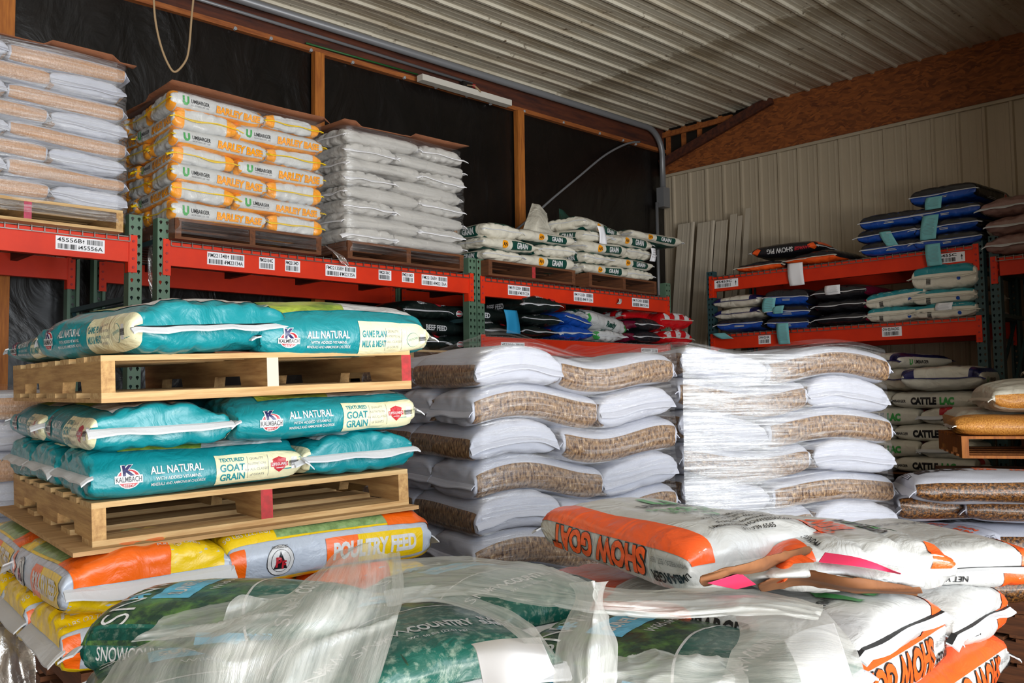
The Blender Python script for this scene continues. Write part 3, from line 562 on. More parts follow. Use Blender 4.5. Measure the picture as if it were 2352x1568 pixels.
STY.update(
 goat=dict(body='teal',print=teal_print('goat'),T=.13,shape=dict(pe=9,pc=4.2,pt=2.05),wr=.009,lump=.004,pinch=.02),
 game=dict(body='teal',print=teal_print('game'),T=.13,shape=dict(pe=7,pc=3.8,pt=2.3),wr=.01,lump=.006,pinch=.02,stripe=True),
 poultry=dict(body='silver',print=poultry_print,pinch=.02,shape=dict(pe=8,pc=3.8,pt=2.5),wr=.009,lump=.006,tapew=.042,droop=.8),
 barley=dict(body='pearl',print=barley_print,pinch=.02,shape=dict(pe=8,pc=3.6),wr=.008,tapemat='yellow',tapew=.02,droop=.3),
 woven=dict(body='woven',print=woven_print(),pinch=.0,shape=dict(pe=8,pc=3.2),wr=.005,lump=.004,tapemat='woven',tapew=.02,droop=1.2),
 tanwoven=dict(body='woven',print=woven_print('tangrain',.72),pinch=.0,shape=dict(pe=7,pc=3),wr=.005,lump=.004,tapemat='woven',tapew=.02,droop=1.2),
 clear=dict(body='clearwhite',pinch=.01,shape=dict(pe=7,pc=3.2),wr=.012,lump=.006,tapemat='paper',tapew=.03,droop=.5),
 snow=dict(body='dgreen',print=snow_print,shape=dict(pe=5.5,pc=3,pt=2.2),wr=.006,lump=.008,tapew=.035,droop=.6),
 sgoat=dict(body='pearl',print=goat_show('goat'),shape=dict(pe=5,pc=3.4,pt=3),wr=.008,lump=.009,stripe=True,droop=.4),
 saddr=dict(body='pearl',print=goat_show('address'),shape=dict(pe=4,pc=2.6,pt=2.3),wr=.008,lump=.01,stripe=True,droop=.4),
 sburn=dict(body='pearl',print=goat_show('burn'),shape=dict(pe=4,pc=2.6,pt=2.3),wr=.012,lump=.012,stripe=True,droop=.4),
 sbig=dict(body='pearl',print=goat_show('u'),shape=dict(pe=5,pc=2.8,pt=2.3),wr=.006,lump=.008,stripe=True,droop=.4),
 grainbag=dict(body='warm',print=grain_print,shape=dict(pe=4.5,pc=2.6),wr=.01,lump=.008,tapew=.015,droop=.2),
 blue=dict(body='blue',pinch=.01,print=simple(top='dark',front='dark',fw_=1.0,extra=badge,end=None),shape=dict(pe=8,pc=3.8),wr=.006,lump=.004,tapew=.024,droop=.2),
 bluebag=dict(body='blue',print=simple(top=None,txt='SUPREME',tm='white',size=.04),shape=dict(pe=4,pc=2.6),wr=.014,lump=.012,tapew=.024,droop=.3),
 sbigu=dict(body='pearl',print=goat_show('U'),shape=dict(pe=5,pc=2.8,pt=2.3),wr=.006,lump=.008,stripe=True,droop=.4),
 navywhite=dict(body='warm',print=navyband,shape=dict(pe=5,pc=2.8),wr=.006,lump=.006,stripe=True,droop=.1,tapew=.02,tapemat='navy'),
 maroon=dict(body='dark',print=simple(top=None,front='maroon',fw_=.99,extra=qk),shape=dict(pe=5,pc=3),wr=.008,tapew=.022,droop=.2),
 tealwhite=dict(body='warm',print=tealwhite,pinch=.01,shape=dict(pe=8,pc=4),wr=.007,tapew=.03,droop=.3,tapemat='warm'),
 cattle=dict(body='warm',print=cattlelac,shape=dict(pe=6,pc=3.4),wr=.007),
 bigseed=dict(body='woven',print=bigseed,shape=dict(pe=5,pc=2.5),wr=.006,lump=.01,tapemat='woven',droop=1),
 cornbag=dict(body='corn',shape=dict(pe=4,pc=2.5),wr=.008,lump=.01,tapemat='clearwhite',tapew=.02),
 cornwhite=dict(body='warm',print=woven_print('corn',.5),shape=dict(pe=4,pc=2.5),wr=.01,lump=.012,tapemat='warm'),
 orangeplain=dict(body='orangered',shape=dict(pe=5,pc=2.8),wr=.006,lump=.006,tapes=()),
 showpig=dict(body='dark',print=showpig,shape=dict(pe=4,pc=2.6),wr=.006,lump=.008,tapew=.02),
 orangebag=dict(body='orangered',print=simple(top='dark',fw_=.5),shape=dict(pe=4,pc=2.4),wr=.008,lump=.008,tapew=.02,tapemat='warm',droop=.1),
 beef=dict(body='beef',print=beef,shape=dict(pe=4.5,pc=2.8),wr=.008,tapew=.024,droop=.2),
 ready=dict(body='pearl',print=ready,shape=dict(pe=4,pc=2.5),wr=.014,lump=.014,tapew=.014),
 redcheck=dict(body='brightred',print=checker,shape=dict(pe=4,pc=2.4),wr=.012,lump=.012,tapew=.02,tapemat='warm',droop=.1),
 rosebag=dict(body=poly('dusty_rose_plastic','8a6a64'),print=simple(front='warm',fw_=.9),shape=dict(pe=4,pc=2.5),wr=.012,lump=.012,tapes=(-1,)),
)

# ---------------------------------------------------------------- the building
XW=8.82; YW=6.574; ZC=4.668; ZO=4.11; XL=-3.2; YF=-4.5
def plane_obj(name,a,b,c,d,m,seg=1):
    return mesh_obj(name,[a,b,c,d],[(0,1,2,3)],m)
b=MB(); b.box((XL,YF-4,-.1),(XW+.2,YW+.2,0)); tag(b.build('floor','concrete'),'bare concrete floor of the feed shed',kind='structure')
# ribbed ceiling, ribs running along x
def ribbed(length,pitch=.2286,h=.02,n=None):
    xs=[];n=n or int(length/pitch)+1
    for i in range(n):
        o=i*pitch; xs+=[(o,0),(o+.06,0),(o+.066,h*.1),(o+.078,h*.1),(o+.084,0),(o+.128,0),(o+.134,h*.1),(o+.146,h*.1),(o+.152,0),(o+.178,0),(o+.19,h),(o+.213,h),(o+.2255,0)]
    return xs
def ceiling_sheet(x0,x1,z,y0=YF,y1=YW,name='ceiling'):
    pr=[(y0+a,z-h) for a,h in ribbed(y1-y0) if y0+a<=y1]; v=[];f=[]
    for i,(y,zz) in enumerate(pr): v+=[(x0,y,zz),(x1,y,zz),(x0,y,zz+.002),(x1,y,zz+.002)]
    for i in range(len(pr)-1): a=4*i; f+=[(a,a+4,a+5,a+1),(a+2,a+3,a+7,a+6),(a,a+2,a+6,a+4),(a+1,a+5,a+7,a+3)]
    return tag(mesh_obj(name,v,f,'ceil'),kind='structure')
ceiling_sheet(XL,4.62,ZC); ceiling_sheet(4.58,6.93,ZC-.004); ceiling_sheet(6.89,XW,ZC-.008)
b=MB(); b.box((XL,YF,ZC+.02),(XW+.2,YW+.2,ZC+.12)); tag(b.build('ceiling_roof_deck','plate'),kind='structure')
scr=MB()
for sx in (4.6,6.91,3.0,5.75,8.0):
    for i in range(int((YW-.5)/.2286)):
        y=YF+.2*0+i*.2286+.035
        if y>2.0: scr.add([(sx+.006*math.cos(a),y+.006*math.sin(a),ZC-.012) for a in (0,1.57,3.14,4.71)]+[(sx,y,ZC-.017)],[(0,1,4),(1,2,4),(2,3,4),(3,0,4)])
tag(scr.build('ceiling_screws','tarpnail'),kind='structure')
# left wall: black sheeting with soft wrinkles
nx,nz=170,60; n=SN(3);n2=SN(8); v=[];f=[]
for j in range(nz+1):
    for i in range(nx+1):
        x=XL+(XW-XL)*i/nx; z=4.5*j/nz; P=np.array([[x,z*.6,0]]); v.append((x,YW-.05+.012*float(n(P,1.6)[0])+.006*float(n2(P*[2.,1,0],5)[0]),z))
for j in range(nz):
    for i in range(nx): a=j*(nx+1)+i; f.append((a,a+1,a+nx+2,a+nx+1))
o=tag(mesh_obj('wall_left',v,f,'tarp',smooth=True),'black poly sheeting wall behind the long rack',kind='structure')
b=MB(); b.box((XL,YW,0),(XW+.2,YW+.15,ZC)); tag(b.build('wall_left_backing','darkmetal'),kind='structure')
b=MB(); b.box((XL,YW-.075,4.40),(XW,YW-.02,ZC-.01),0); b.box((XL,YW-.1,4.375),(XW,YW-.02,4.415),1); tag(b.build('trim_1',['plate','plateedge']),'dark stained header beam above the black sheeting',kind='structure')
for (px,py) in ((7,78),(728,133),(1190,266)):
    c=ON(px,300,'y',YW-.09); b=MB(); b.box((c[0]-.045,YW-.135,0),(c[0]+.045,YW-.075,4.37)); s_=b.build('wall_stud','stud'); tag(s_,{7:'upright wooden stud above the leftmost wrapped load',728:'upright wooden stud behind the barley load',1190:'upright wooden stud behind the GRAIN bags'}[px],'stud','upright studs on the black wall')
nails=[(541,65),(623,88),(715,115),(811,143),(930,178),(1003,200),(1074,220),(1128,238),(1205,255),(1295,281),(1378,306),(1432,322),(1461,331)]
for i,(px,py) in enumerate(nails):
    c=ON(px,py,'y',YW-.105); b=MB(); b.tube([(0,.02,0),(0,0,0)],.014,10); b.tube([(0,0,0),(0,-.006,0)],.006,6); o=b.build('cap_nail','tarpnail'); o.location=(c[0],YW-.107,c[2]); tag(o,'round cap nail in the line along the top of the black sheeting','cap nail','cap nails along the black sheeting')
# right wall of ribbed steel
pr=[(y,h) for y,h in ribbed(YW-YF) if YF+y<=YW]; v=[];f=[]
for y,h in pr: v+=[(XW-h,YW-y,0),(XW-h,YW-y,ZO)]
for i in range(len(pr)-1): f.append((2*i,2*i+1,2*i+3,2*i+2))
tag(mesh_obj('wall_right',v,f,'panel'),'white ribbed steel wall behind the far rack',kind='structure')
b=MB(); b.box((XW+.03,YF,0),(XW+.2,YW,ZC)); tag(b.build('wall_right_backing','darkmetal'),kind='structure')
b=MB(); b.box((XW-.035,YF,ZO-.03),(XW,YW-.05,ZO+.005)); tag(b.build('trim_2','panel'),'white cap flashing along the ribbed wall',kind='structure')
yc=ON(1730,240,'x',XW-.05)[1]
v=[(XW-.05,YF,ZO),(XW-.05,YW-.06,ZO),(XW-.05,YW-.06,ZO+.1),(XW-.05,yc,ZC-.01),(XW-.05,YF,ZC-.01)]; v+=[(x+.012,y,z) for x,y,z in v]
tag(mesh_obj('trim_3',v,[(4,3,2,1,0),(5,6,7,8,9),(1,2,7,6),(2,3,8,7),(3,4,9,8)],'osb'),'strand board band above the ribbed wall',kind='structure')
# open framing in the corner
y2=ON(1515,340,'x',XW)[1]
b=MB()
for i,yy in enumerate((6.42,6.2,5.98,5.7)): b.box((XW+.0,yy,ZO+.05),(XW+.029,yy+.05,ZC-.02))
b.box((XW-.03,5.55,4.56),(XW,6.5,4.62)); tag(b.build('trim_4','plateedge'),'open wooden framing in the far top corner',kind='structure')
b=MB(); p0=Vector((XW-.09,YW-.08,ZO+.12)); p1=Vector((XW-.09,yc-.25,ZC-.02)); d=(p1-p0); L_=d.length; q=d.to_track_quat('X','Z').to_matrix().to_4x4(); q.translation=p0
b.box((0,-.02,-.05),(L_,.02,.05),xf=q); tag(b.build('diagonal_brace','plate'),'dark wooden diagonal brace in the corner above the strand board','brace')
# open door wall behind the photographer, plus unseen inner panel added to shade the right
for nm_,q0,q1 in (('wall_front_and_light_block',(4.6,YF-.15,0),(XW+.2,YF,ZC)),('wall_front_and_light_block',(XL,YF-.15,4.35),(4.6,YF,ZC)),('wall_front_and_light_block',(5.4,1.0,0),(XW,1.12,ZC)),('wall_back',(XL-.15,YF,0),(XL-.01,YW,ZC))):
    b=MB(); b.box(q0,q1); tag(b.build(nm_,'panel'),kind='structure')
# conduits
def tube_obj(name,pts,r,m,label,cat,seg=10,parent=None,group=None):
    b=MB(); b.tube(pts,r,seg); o=b.build(name,m,parent,True)
    if not parent: tag(o,label,cat,group)
    return o
def bez(pts,n=10):
    out=[];P=[Vector(p) for p in pts]
    for i in range(len(P)-1):
        a=P[max(i-1,0)];b_=P[i];c=P[i+1];d=P[min(i+2,len(P)-1)]
        for k in range(n):
            t=k/n; out.append(.5*((2*b_)+(c-a)*t+(2*a-5*b_+4*c-d)*t*t+(-a+3*b_-3*c+d)*t**3))
    out.append(P[-1]); return out
tube_obj('electrical_conduit',[(XL,YW-.15,ZC-.07),(XW-.42,YW-.15,ZC-.07)]+[(XW-.42+.28*math.sin(t),YW-.15,ZC-.35+.28*math.cos(t)) for t in [k*pi/16 for k in range(1,9)]]+[(XW-.14,YW-.15,3.9)],.034,'conduit','thick grey conduit along the ceiling edge, bending down at the corner','conduit',12)
b=MB(); b.box((XW-.2,YW-.2,3.7),(XW-.08,YW-.1,3.93)); o=b.build('junction_box','conduit'); tag(o,'grey junction box below the thick conduit in the corner','electrical box')
tube_obj('thin_conduit',[(1.6,YW-.12,4.52),(5.75,YW-.12,4.5)],.014,'conduit','thin grey conduit along the header beam to the strip light','conduit',8)
tube_obj('green_cable',[(3.95,YW-.11,4.425),(5.1,YW-.115,4.435)],.008,'greenwire','green cable running along the beam left of the strip light','cable',6)
tube_obj('low_conduit',[(XW-.24,YW-.13,3.75),(XW-.24,YW-.13,2.0)],.02,'conduit','narrow conduit dropping from the corner junction box','conduit',8)
pts=[ON(px,py,'y',YW-.1-.02*min(i,4)) for i,(px,py) in enumerate(((1470,326),(1440,330),(1390,356),(1330,405),(1270,455),(1225,495),(1180,532)))]
tube_obj('bent_grey_rod',bez(pts,6),.012,'conduit','long thin grey rod bowing down across the black wall','rod',8)
pts=[ON(px,py,'y',YW-.3) for px,py in ((352,-30),(356,40),(368,100),(385,145),(402,165),(425,142),(434,110),(440,40),(447,-30))]
tube_obj('hanging_cord',bez(pts,8),.008,'cord','beige cord hanging in a loop from the roof at upper left','cord',8)
c0=ON(965,180,'y',YW-.2);c1=ON(1170,240,'y',YW-.2)
e=empty('strip_light',(c0[0],YW-.2,c0[2]),label='long white strip light fixed along the header beam',cat='light fixture')
b=MB(); b.box((0,-.035,-.02),(c1[0]-c0[0],.045,.035)); b.build('housing','lamp',e); 
b=MB(); b.box((.55,.045,.04),(.68,.09,.12)); b.build('wiring_box','darkmetal',e); b=MB(); b.tube(bez([(.6,.05,.09),(.62,-.04,.06),(.68,-.05,.02),(.7,.0,.05),(.68,.05,.1)],5),.005,6); b.build('loose_wire','cord',e); b=MB(); b.box((.66,.03,.08),(.69,.05,.11)); b.build('wire_nut','redpaint',e)
# steel sheets leaning in the corner
sp=[(1545,1600,515,'tall'),(1590,1645,512,''),(1632,1668,508,''),(1665,1690,492,''),(1682,1702,495,''),(1700,1722,478,'')]
names=['widest loose ribbed sheet leaning at the corner end of the row','second wide ribbed sheet leaning against the white wall','third ribbed sheet leaning against the white wall','narrow steel strip leaning just right of the wide sheets','second narrow steel strip from the right end of the leaning row','tallest narrow steel strip at the right end of the leaning row']
for i,(xa,xb,yt,_) in enumerate(sp):
    a=ON(xa+8,yt,'x',8.62-.012*i); c=ON(xb,yt,'x',8.62-.012*i); w=a[1]-c[1]; zt=a[2]
    pr=[(q,h) for q,h in ribbed(w,h=.018) if q<=w]; v=[];f=[]
    for q,h in pr:
        v+=[(8.28-.03*i-h,a[1]+.1-q,0.0),(8.66-.012*i-h,a[1]-q,zt)]
    for k in range(len(pr)-1): f.append((2*k,2*k+1,2*k+3,2*k+2))
    o=mesh_obj('steel_sheet',v,f,'sheet'); md=o.modifiers.new('t','SOLIDIFY'); md.thickness=.0015; tag(o,names[i],'metal sheet','loose metal sheets leaning in the corner')

# ---------------------------------------------------------------- pallet racking
YR=5.3
def post_mesh(z1,z0=0,w=.076,d=.068):
    v=[];f=[];th=.003
    def quad(a,b_,c,e): n=len(v); v.extend([a,b_,c,e]); f.append((n,n+1,n+2,n+3))
    tile=.0508; hw=w/2; nt=int((z1-z0)/tile)
    hole=[]
    for k in range(16):
        a=2*pi*k/16; r=.0095; x=math.sin(a)*r; z=math.cos(a)*r+.003
        if math.cos(a)<-.1: x*=.5; z-=.005
        hole.append((x,z))
    for t in range(nt):
        zc=z0+(t+.5)*tile
        for cx in (-hw/2,hw/2):
            o=[]
            for k in range(16):
                a=2*pi*k/16; s_,c_=math.sin(a),math.cos(a); m=max(abs(s_),abs(c_)); o.append((s_/m*hw/2,c_/m*tile/2))
            n=len(v)
            for (x,z) in o: v.append((cx+x,0,zc+z))
            for (x,z) in hole: v.append((cx+x*1.0,0,zc+z))
            for (x,z) in hole: v.append((cx+x*1.0,th,zc+z))
            for k in range(16):
                k2=(k+1)%16; f.append((n+k,n+k2,n+16+k2,n+16+k)); f.append((n+16+k,n+16+k2,n+32+k2,n+32+k))
    # sides, lips and inner groove
    z1=z0+nt*tile
    for x in (-hw,hw):
        quad((x,0,z0),(x,d,z0),(x,d,z1),(x,0,z1)); x2=x-math.copysign(.02,x); quad((x,d,z0),(x2,d,z0),(x2,d,z1),(x,d,z1)); x3=x-math.copysign(th,x); quad((x3,th,z0),(x3,d,z0),(x3,d,z1),(x3,th,z1))
    return v,f
PM={}
def frame(name_lab,loc,rz,h,depth=1.07,m='rackgreen',group='green rack upright frames'):
    e=empty('rack_upright_frame',loc,rz,label=name_lab,cat='rack frame',group=group)
    k=(h,m)
    if k not in PM:
        v,f=post_mesh(h); o=mesh_obj('post',v,f,m,e); PM[k]=o.data
    else:
        o=bpy.data.objects.new('post',PM[k]); COL.objects.link(o); o.parent=e
    o2=bpy.data.objects.new('post',PM[k]); COL.objects.link(o2); o2.parent=e; o2.location=(0,depth,0); o2.rotation_euler=(0,0,pi)
    for z in (.25,1.2,2.1,2.45):
        if z<h: b=MB(); b.box((-.018,.06,z),(.018,depth-.06,z+.03)); b.build('cross_strut','darkgreen',e)
    for z0,z1 in ((.27,1.2),(1.23,2.1)):
        p0=Vector((0,.07,z0));p1=Vector((0,depth-.07,z1)); b=MB(); b.tube([p0,p1],.016,4); b.build('diagonal_strut','darkgreen',e)
    for y in (.03,depth-.03): b=MB(); b.box((-.04,y-.05,0),(.04,y+.05,.008)); b.build('foot_plate',m,e)
    return e
def sticker(parent,x,z,lines,w,h,y=-.001,two=True,name='barcode_label'):
    p=Print(); p.pm=4.0
    def R(cx,cy,ww,hh,m,ly): p.put([(-ww/2,-hh/2),(ww/2,-hh/2),(ww/2,hh/2),(-ww/2,hh/2)],[(0,1,2,3)],m,'top',cx,cy,0,ly)
    R(0,0,w,h,'paper',0); r=random.Random(int(x*100))
    def bars(cx,cy,ww,hh,n=16):
        for i in range(n): R(cx+ww*((i+.5)/n-.5),cy,ww/n*r.choice([.35,.5,.8]),hh,'blacktape',1)
    if two:
        p.text('top',-w*.22,h*.22,h*.42,lines[0],'blacktape',0,1,1,.012,width=w*.5); bars(w*.3,h*.22,w*.34,h*.36); bars(-w*.27,-h*.24,w*.38,h*.36); p.text('top',w*.22,-h*.25,h*.42,lines[1],'blacktape',0,1,1,.012,width=w*.48)
        for cx,cy,sg in ((w*.06,h*.22,1),(-w*.03,-h*.24,-1)): p.put([(-h*.02,-h*.15*sg),(h*.02,-h*.15*sg),(h*.02,0),(-h*.02,0)],[(0,1,2,3)],'blacktape','top',cx,cy,0,1); p.put([(-h*.07,0),(h*.07,0),(0,h*.16*sg)],[(0,1,2)],'blacktape','top',cx,cy,0,1)
    else:
        p.text('top',-w*.04 if len(lines)<2 else -w*.1,h*.25,h*.4,lines[0],'blacktape',0,1,1,.03,width=w*(.84 if len(lines)<2 else .68)); bars(-w*.03 if len(lines)<2 else -w*.1,-h*.2,w*(.8 if len(lines)<2 else .6),h*.42)
        if len(lines)>1: p.put([(-h*.03,-h*.3),(h*.03,-h*.3),(h*.03,.05*h),(-h*.03,.05*h)],[(0,1,2,3)],'blacktape','top',w*.4,0,0,1); p.put([(-h*.12,0),(h*.12,0),(0,h*.28)],[(0,1,2)],'blacktape','top',w*.4,0,0,1)
    v=[];f=[];mi=[];names=[];n=0
    for vv,ff,m,ly in p.e:
        if m not in names: names.append(m)
        v+=[(x+a,y-.0008*ly,z-b_) for a,b_ in vv]; f+=[tuple(i+n for i in q) for q in ff]; mi+=[names.index(m)]*len(ff); n+=len(vv)
    return mesh_obj(name,v,f,names,parent,mi)
def beam(label,loc,rz,L,h=.14,d=.05,labels=(),m='rackred',conn=True,group='orange-red rack beams'):
    e=empty('rack_beam',loc,rz,label=label,cat='rack beam',group=group)
    b=MB(); b.box((0,0,-h),(L,d,-.03)); b.box((0,.0,-.03),(L,d-.018,0)); b.build('beam_bar',m,e)
    if conn:
        for x in (0,L):
            s_=-1 if x==0 else 1; x0=x-.045 if x==0 else x; b=MB(); b.box((x0,-.008,-h-.06),(x0+.045,-.003,.015)); xi=x if x==0 else x-.004; b.box((xi,-.003,-h-.06),(xi+.004,d,.01))
            for z in (-.02,-.07,-.12,-.17): b.tube([(x0+.022,-.008,z),(x0+.022,-.012,z)],.008,8,1)
            b.build('end_connector',[m,'redpaint'],e)
    for l in labels: sticker(e,*l)
    return e
def wiredeck(label,loc,rz,L,D,group='wire shelf decks'):
    b=MB(); n=int(L/.064)
    for i in range(n+1):
        x=L*i/n; b.box((x-.0025,-.012,.004),(x+.0025,D,.009)); b.box((x-.0025,-.016,-.026),(x+.0025,-.011,.009))
    m=int(D/.1)
    for j in range(m+1): y=D*j/m; b.box((0,y-.003,.0),(L,y+.003,.005))
    b.box((0,-.016,-.029),(L,-.011,-.024)); e=empty('wire_deck',loc,rz,label=label,cat='wire deck',group=group); b.build('mesh_grid','wire',e)
    for i in range(4): x=L*(.12+.25*i); b=MB(); b.box((x-.02,.02,-.05),(x+.02,D-.02,-.002)); b.build('support_channel','darkmetal',e)
    return e
ZB=2.455
PX=lambda px,y=YR:float(ON(px,600,'y',y)[0])
x1,x2,x3,x4,x5=PX(311),PX(376),PX(1084.5),PX(1103),PX(1533)
x4=x3+.085
fl=['green upright frame at the right end of the nearest rack bay','green upright frame left of the barley load','green upright frame between the wrapped white load and the GRAIN bags','green upright frame abutting it on the left of the GRAIN bay','green upright frame at the corner end of the long rack']
for x,l in zip((x1,x2,x3,x4,x5),fl): frame(l,(x,YR,0),0,2.64)
frame('green upright frame outside the frame at the left',(x1-2.55,YR,0),0,2.64)
hw=.038
def bl(px,py,w,h,lines,two=True,base=None,y=YR-.009):
    c=ON(px,py,'y',YR); return c[0]-base[0],min(c[2]-base[1]-.006,-.032-h/2),lines,w,h,.0-.0015,two
B0=x1-2.55+hw; L0=x1-hw-B0
beam('upper front beam of the nearest bay, labelled 45556B',(B0,YR,ZB),0,L0,labels=[bl(185,552,.26,.075,('45556B','45556A'),True,(B0,ZB))])
beam('upper rear beam of the nearest bay',(B0,YR+1.0,ZB),0,L0)
wiredeck('wire deck under the leftmost wrapped load',(B0,YR,ZB+.003),0,L0,1.04)
B1=x2+hw; L1=x3-hw-B1
lb=[bl(519,588,.245,.078,('FM22134B','FM22134A'),True,(B1,ZB)),bl(613,600,.11,.075,('FM22134C',),False,(B1,ZB)),bl(672,607,.11,.075,('FM22134D',),False,(B1,ZB)),bl(783,620,.245,.078,('FM22135B','FM22135A'),True,(B1,ZB)),
    bl(884,629,.11,.07,('FM22136C',),False,(B1,ZB)),bl(937,632,.11,.07,('FM22136D',),False,(B1,ZB)),bl(998,641,.245,.078,('FM22136B','FM22136A'),True,(B1,ZB))]
beam('upper front beam under the barley and white loads',(B1,YR,ZB),0,L1,labels=lb)
beam('upper rear beam behind the barley and white loads',(B1,YR+1.0,ZB),0,L1)
wiredeck('wire deck under the barley and white loads',(B1,YR,ZB+.003),0,L1,1.04)
B2=x4+hw; L2=x5-hw-B2
beam('upper front beam under the GRAIN pallets',(B2,YR,ZB-.01),0,L2,labels=[bl(1192,659,.25,.08,('FM19122B','FM19122A'),True,(B2,ZB-.01)),bl(1340,676,.25,.08,('FM19123B','FM19123A'),True,(B2,ZB-.01)),bl(1471,688,.25,.08,('FM19124B','FM19124A'),True,(B2,ZB-.01))])
beam('upper rear beam behind the GRAIN pallets',(B2,YR+1.0,ZB-.01),0,L2)
wiredeck('wire deck under the GRAIN pallets',(B2,YR,ZB-.007),0,L2,1.04)
Z2=1.99
beam('lower front beam of the GRAIN bay, labelled 45590B',(B2,YR,Z2),0,L2,h=.13,labels=[bl(1178,796,.26,.08,('45590B','45590A'),True,(B2,Z2)),bl(1492,806,.25,.08,('45588B','45588A'),True,(B2,Z2))])
beam('lower rear beam of the GRAIN bay',(B2,YR+1.0,Z2),0,L2,h=.13)
wiredeck('wire deck under the beef, blue and red bags',(B2,YR+.02,Z2+.001),0,L2,1.0)
# right-hand rack, facing -x
XR=7.8; ZT=2.64+.04; ZM=2.105
yA=float(ON(1632,700,'x',XR)[1]); yB=float(ON(2252,700,'x',XR)[1]); yC=float(ON(2282,700,'x',XR)[1])
fr=[(yA,'teal-green upright frame at the corner end of the far rack'),(yB,'teal-green upright frame right of the blue bag stacks'),(yC-.02,'teal-green upright frame next to it, carrying the rightmost bay'),(yC-2.6,'teal-green upright frame outside the frame at right')]
for y,l in fr: frame(l,(XR,y,0),-pi/2,2.79,.85,'darkgreen','teal-green far rack frames')
def beamR(label,y0,y1,z,x=XR,**k):   # y0>y1; local +x runs along -y
    return beam(label,(x,y0-hw,z),-pi/2,(y0-y1)-2*hw,**k)
def blr(px,py,w,h,lines,y0,z,two=False): c=ON(px,py,'x',XR); return (y0-hw)-c[1],min(c[2]-z,-.032-h/2),lines,w,h,-.0015,two
beamR('top front beam of the far rack under the blue bags',yA,yB,ZT,labels=[blr(1668,647,.27,.08,('45453C','^'),yA,ZT),blr(2180,592,.25,.08,('45455C','^'),yA,ZT)],h=.14)
beamR('top rear beam of the far rack',yA,yB,ZT,x=XR+.8,h=.14)
beamR('middle front beam of the far rack under the teal and white bags',yA,yB,ZM,labels=[blr(1756,764,.13,.08,('OW-02-9A',),yA,ZM),blr(2048,747,.17,.08,('OW-02-9A/D02',),yA,ZM)],h=.14)
beamR('middle rear beam of the far rack',yA,yB,ZM,x=XR+.8,h=.14)
beamR('front beam of the rightmost bay of the far rack',yC,yC-2.6,2.56,h=.14); beamR('rear beam of the rightmost bay of the far rack',yC,yC-2.6,2.56,x=XR+.8,h=.14)
beamR('lower rear beam of the rightmost bay',yC,yC-2.6,1.99,x=XR+.8,h=.14)
wiredeck('wire deck under the show pig and blue bags',(XR,yA-hw,ZT+.003),-pi/2,yA-yB-2*hw,.84,'far rack wire decks'); wiredeck('wire deck of the middle far shelf',(XR,yA-hw,ZM+.003),-pi/2,yA-yB-2*hw,.84,'far rack wire decks'); wiredeck('wire deck of the rightmost far bay',(XR,yC-hw,2.563),-pi/2,2.52,.84,'far rack wire decks')

# ---------------------------------------------------------------- pallets
def pallet(label,loc,rz,W=1.02,D=1.22,mat_=('wood','woody'),paint=None,tilt=(0,0),group='wooden pallets',notch=True,h=.09):
    """stringers run back (y), deck boards across (x); origin = near left bottom corner"""
    wx,wy=mat_; e=empty('wooden_pallet',loc,rz,label=label,cat='pallet',group=group); e.rotation_euler=(Matrix.Rotation(rz,3,'Z')@Matrix.Rotation(tilt[0],3,'X')@Matrix.Rotation(tilt[1],3,'Y')).to_euler()
    r=random.Random(int(abs(loc[0]*100))); t=.016
    for i in range(3):
        x=(0,W/2-.019,W-.038)[i]; v=[];f=[]
        pr=[(0,t),(D*.17,t)]+([(D*.18,t+.035),(D*.36,t+.035),(D*.37,t)] if notch else [])+([(D*.63,t),(D*.64,t+.035),(D*.82,t+.035),(D*.83,t)] if notch else [])+[(D,t)]
        n=len(pr); z1=t+h
        for xx in (x,x+.038):
            for (y,z) in pr: v.append((xx,y,z))
            for (y,z) in pr: v.append((xx,y,z1))
        for k in range(n-1):
            f+=[(k,n+k,n+k+1,k+1),(2*n+k,2*n+k+1,3*n+k+1,3*n+k),(k,k+1,2*n+k+1,2*n+k),(n+k,3*n+k,3*n+k+1,n+k+1)]
        f+=[(0,2*n,3*n,n),(n-1,2*n-1,4*n-1,3*n-1)]; mi=[0]*(len(f)-2)+[1 if paint and paint[i] else 0,0]
        mesh_obj('stringer',v,f,[wy,paint[i] if paint and paint[i] else wy],e,mi)
    y=0
    for k in range(7):
        w=(.14,.09,.11,.1,.11,.09,.14)[k]; yy=(D-.14)*k/6 if k else 0; b=MB(); b.box((0,yy,t+h),(W+r.uniform(-.005,.005),yy+w,t+h+.016)); b.build('deck_board',wx,e)
    for k in range(5):
        w=.12; yy=(D-w)*k/4; b=MB(); b.box((0,yy,0),(W,yy+w,t)); b.build('bottom_board',wx,e)
    return e
PH=.122
def nth(lab,k,n):
    if k==n-1: return lab+', the topmost'
    return lab+', '+(['bottom one']+[w+' up' for w in ORD[1:]]+['thirteenth up','fourteenth up','fifteenth up'])[k]

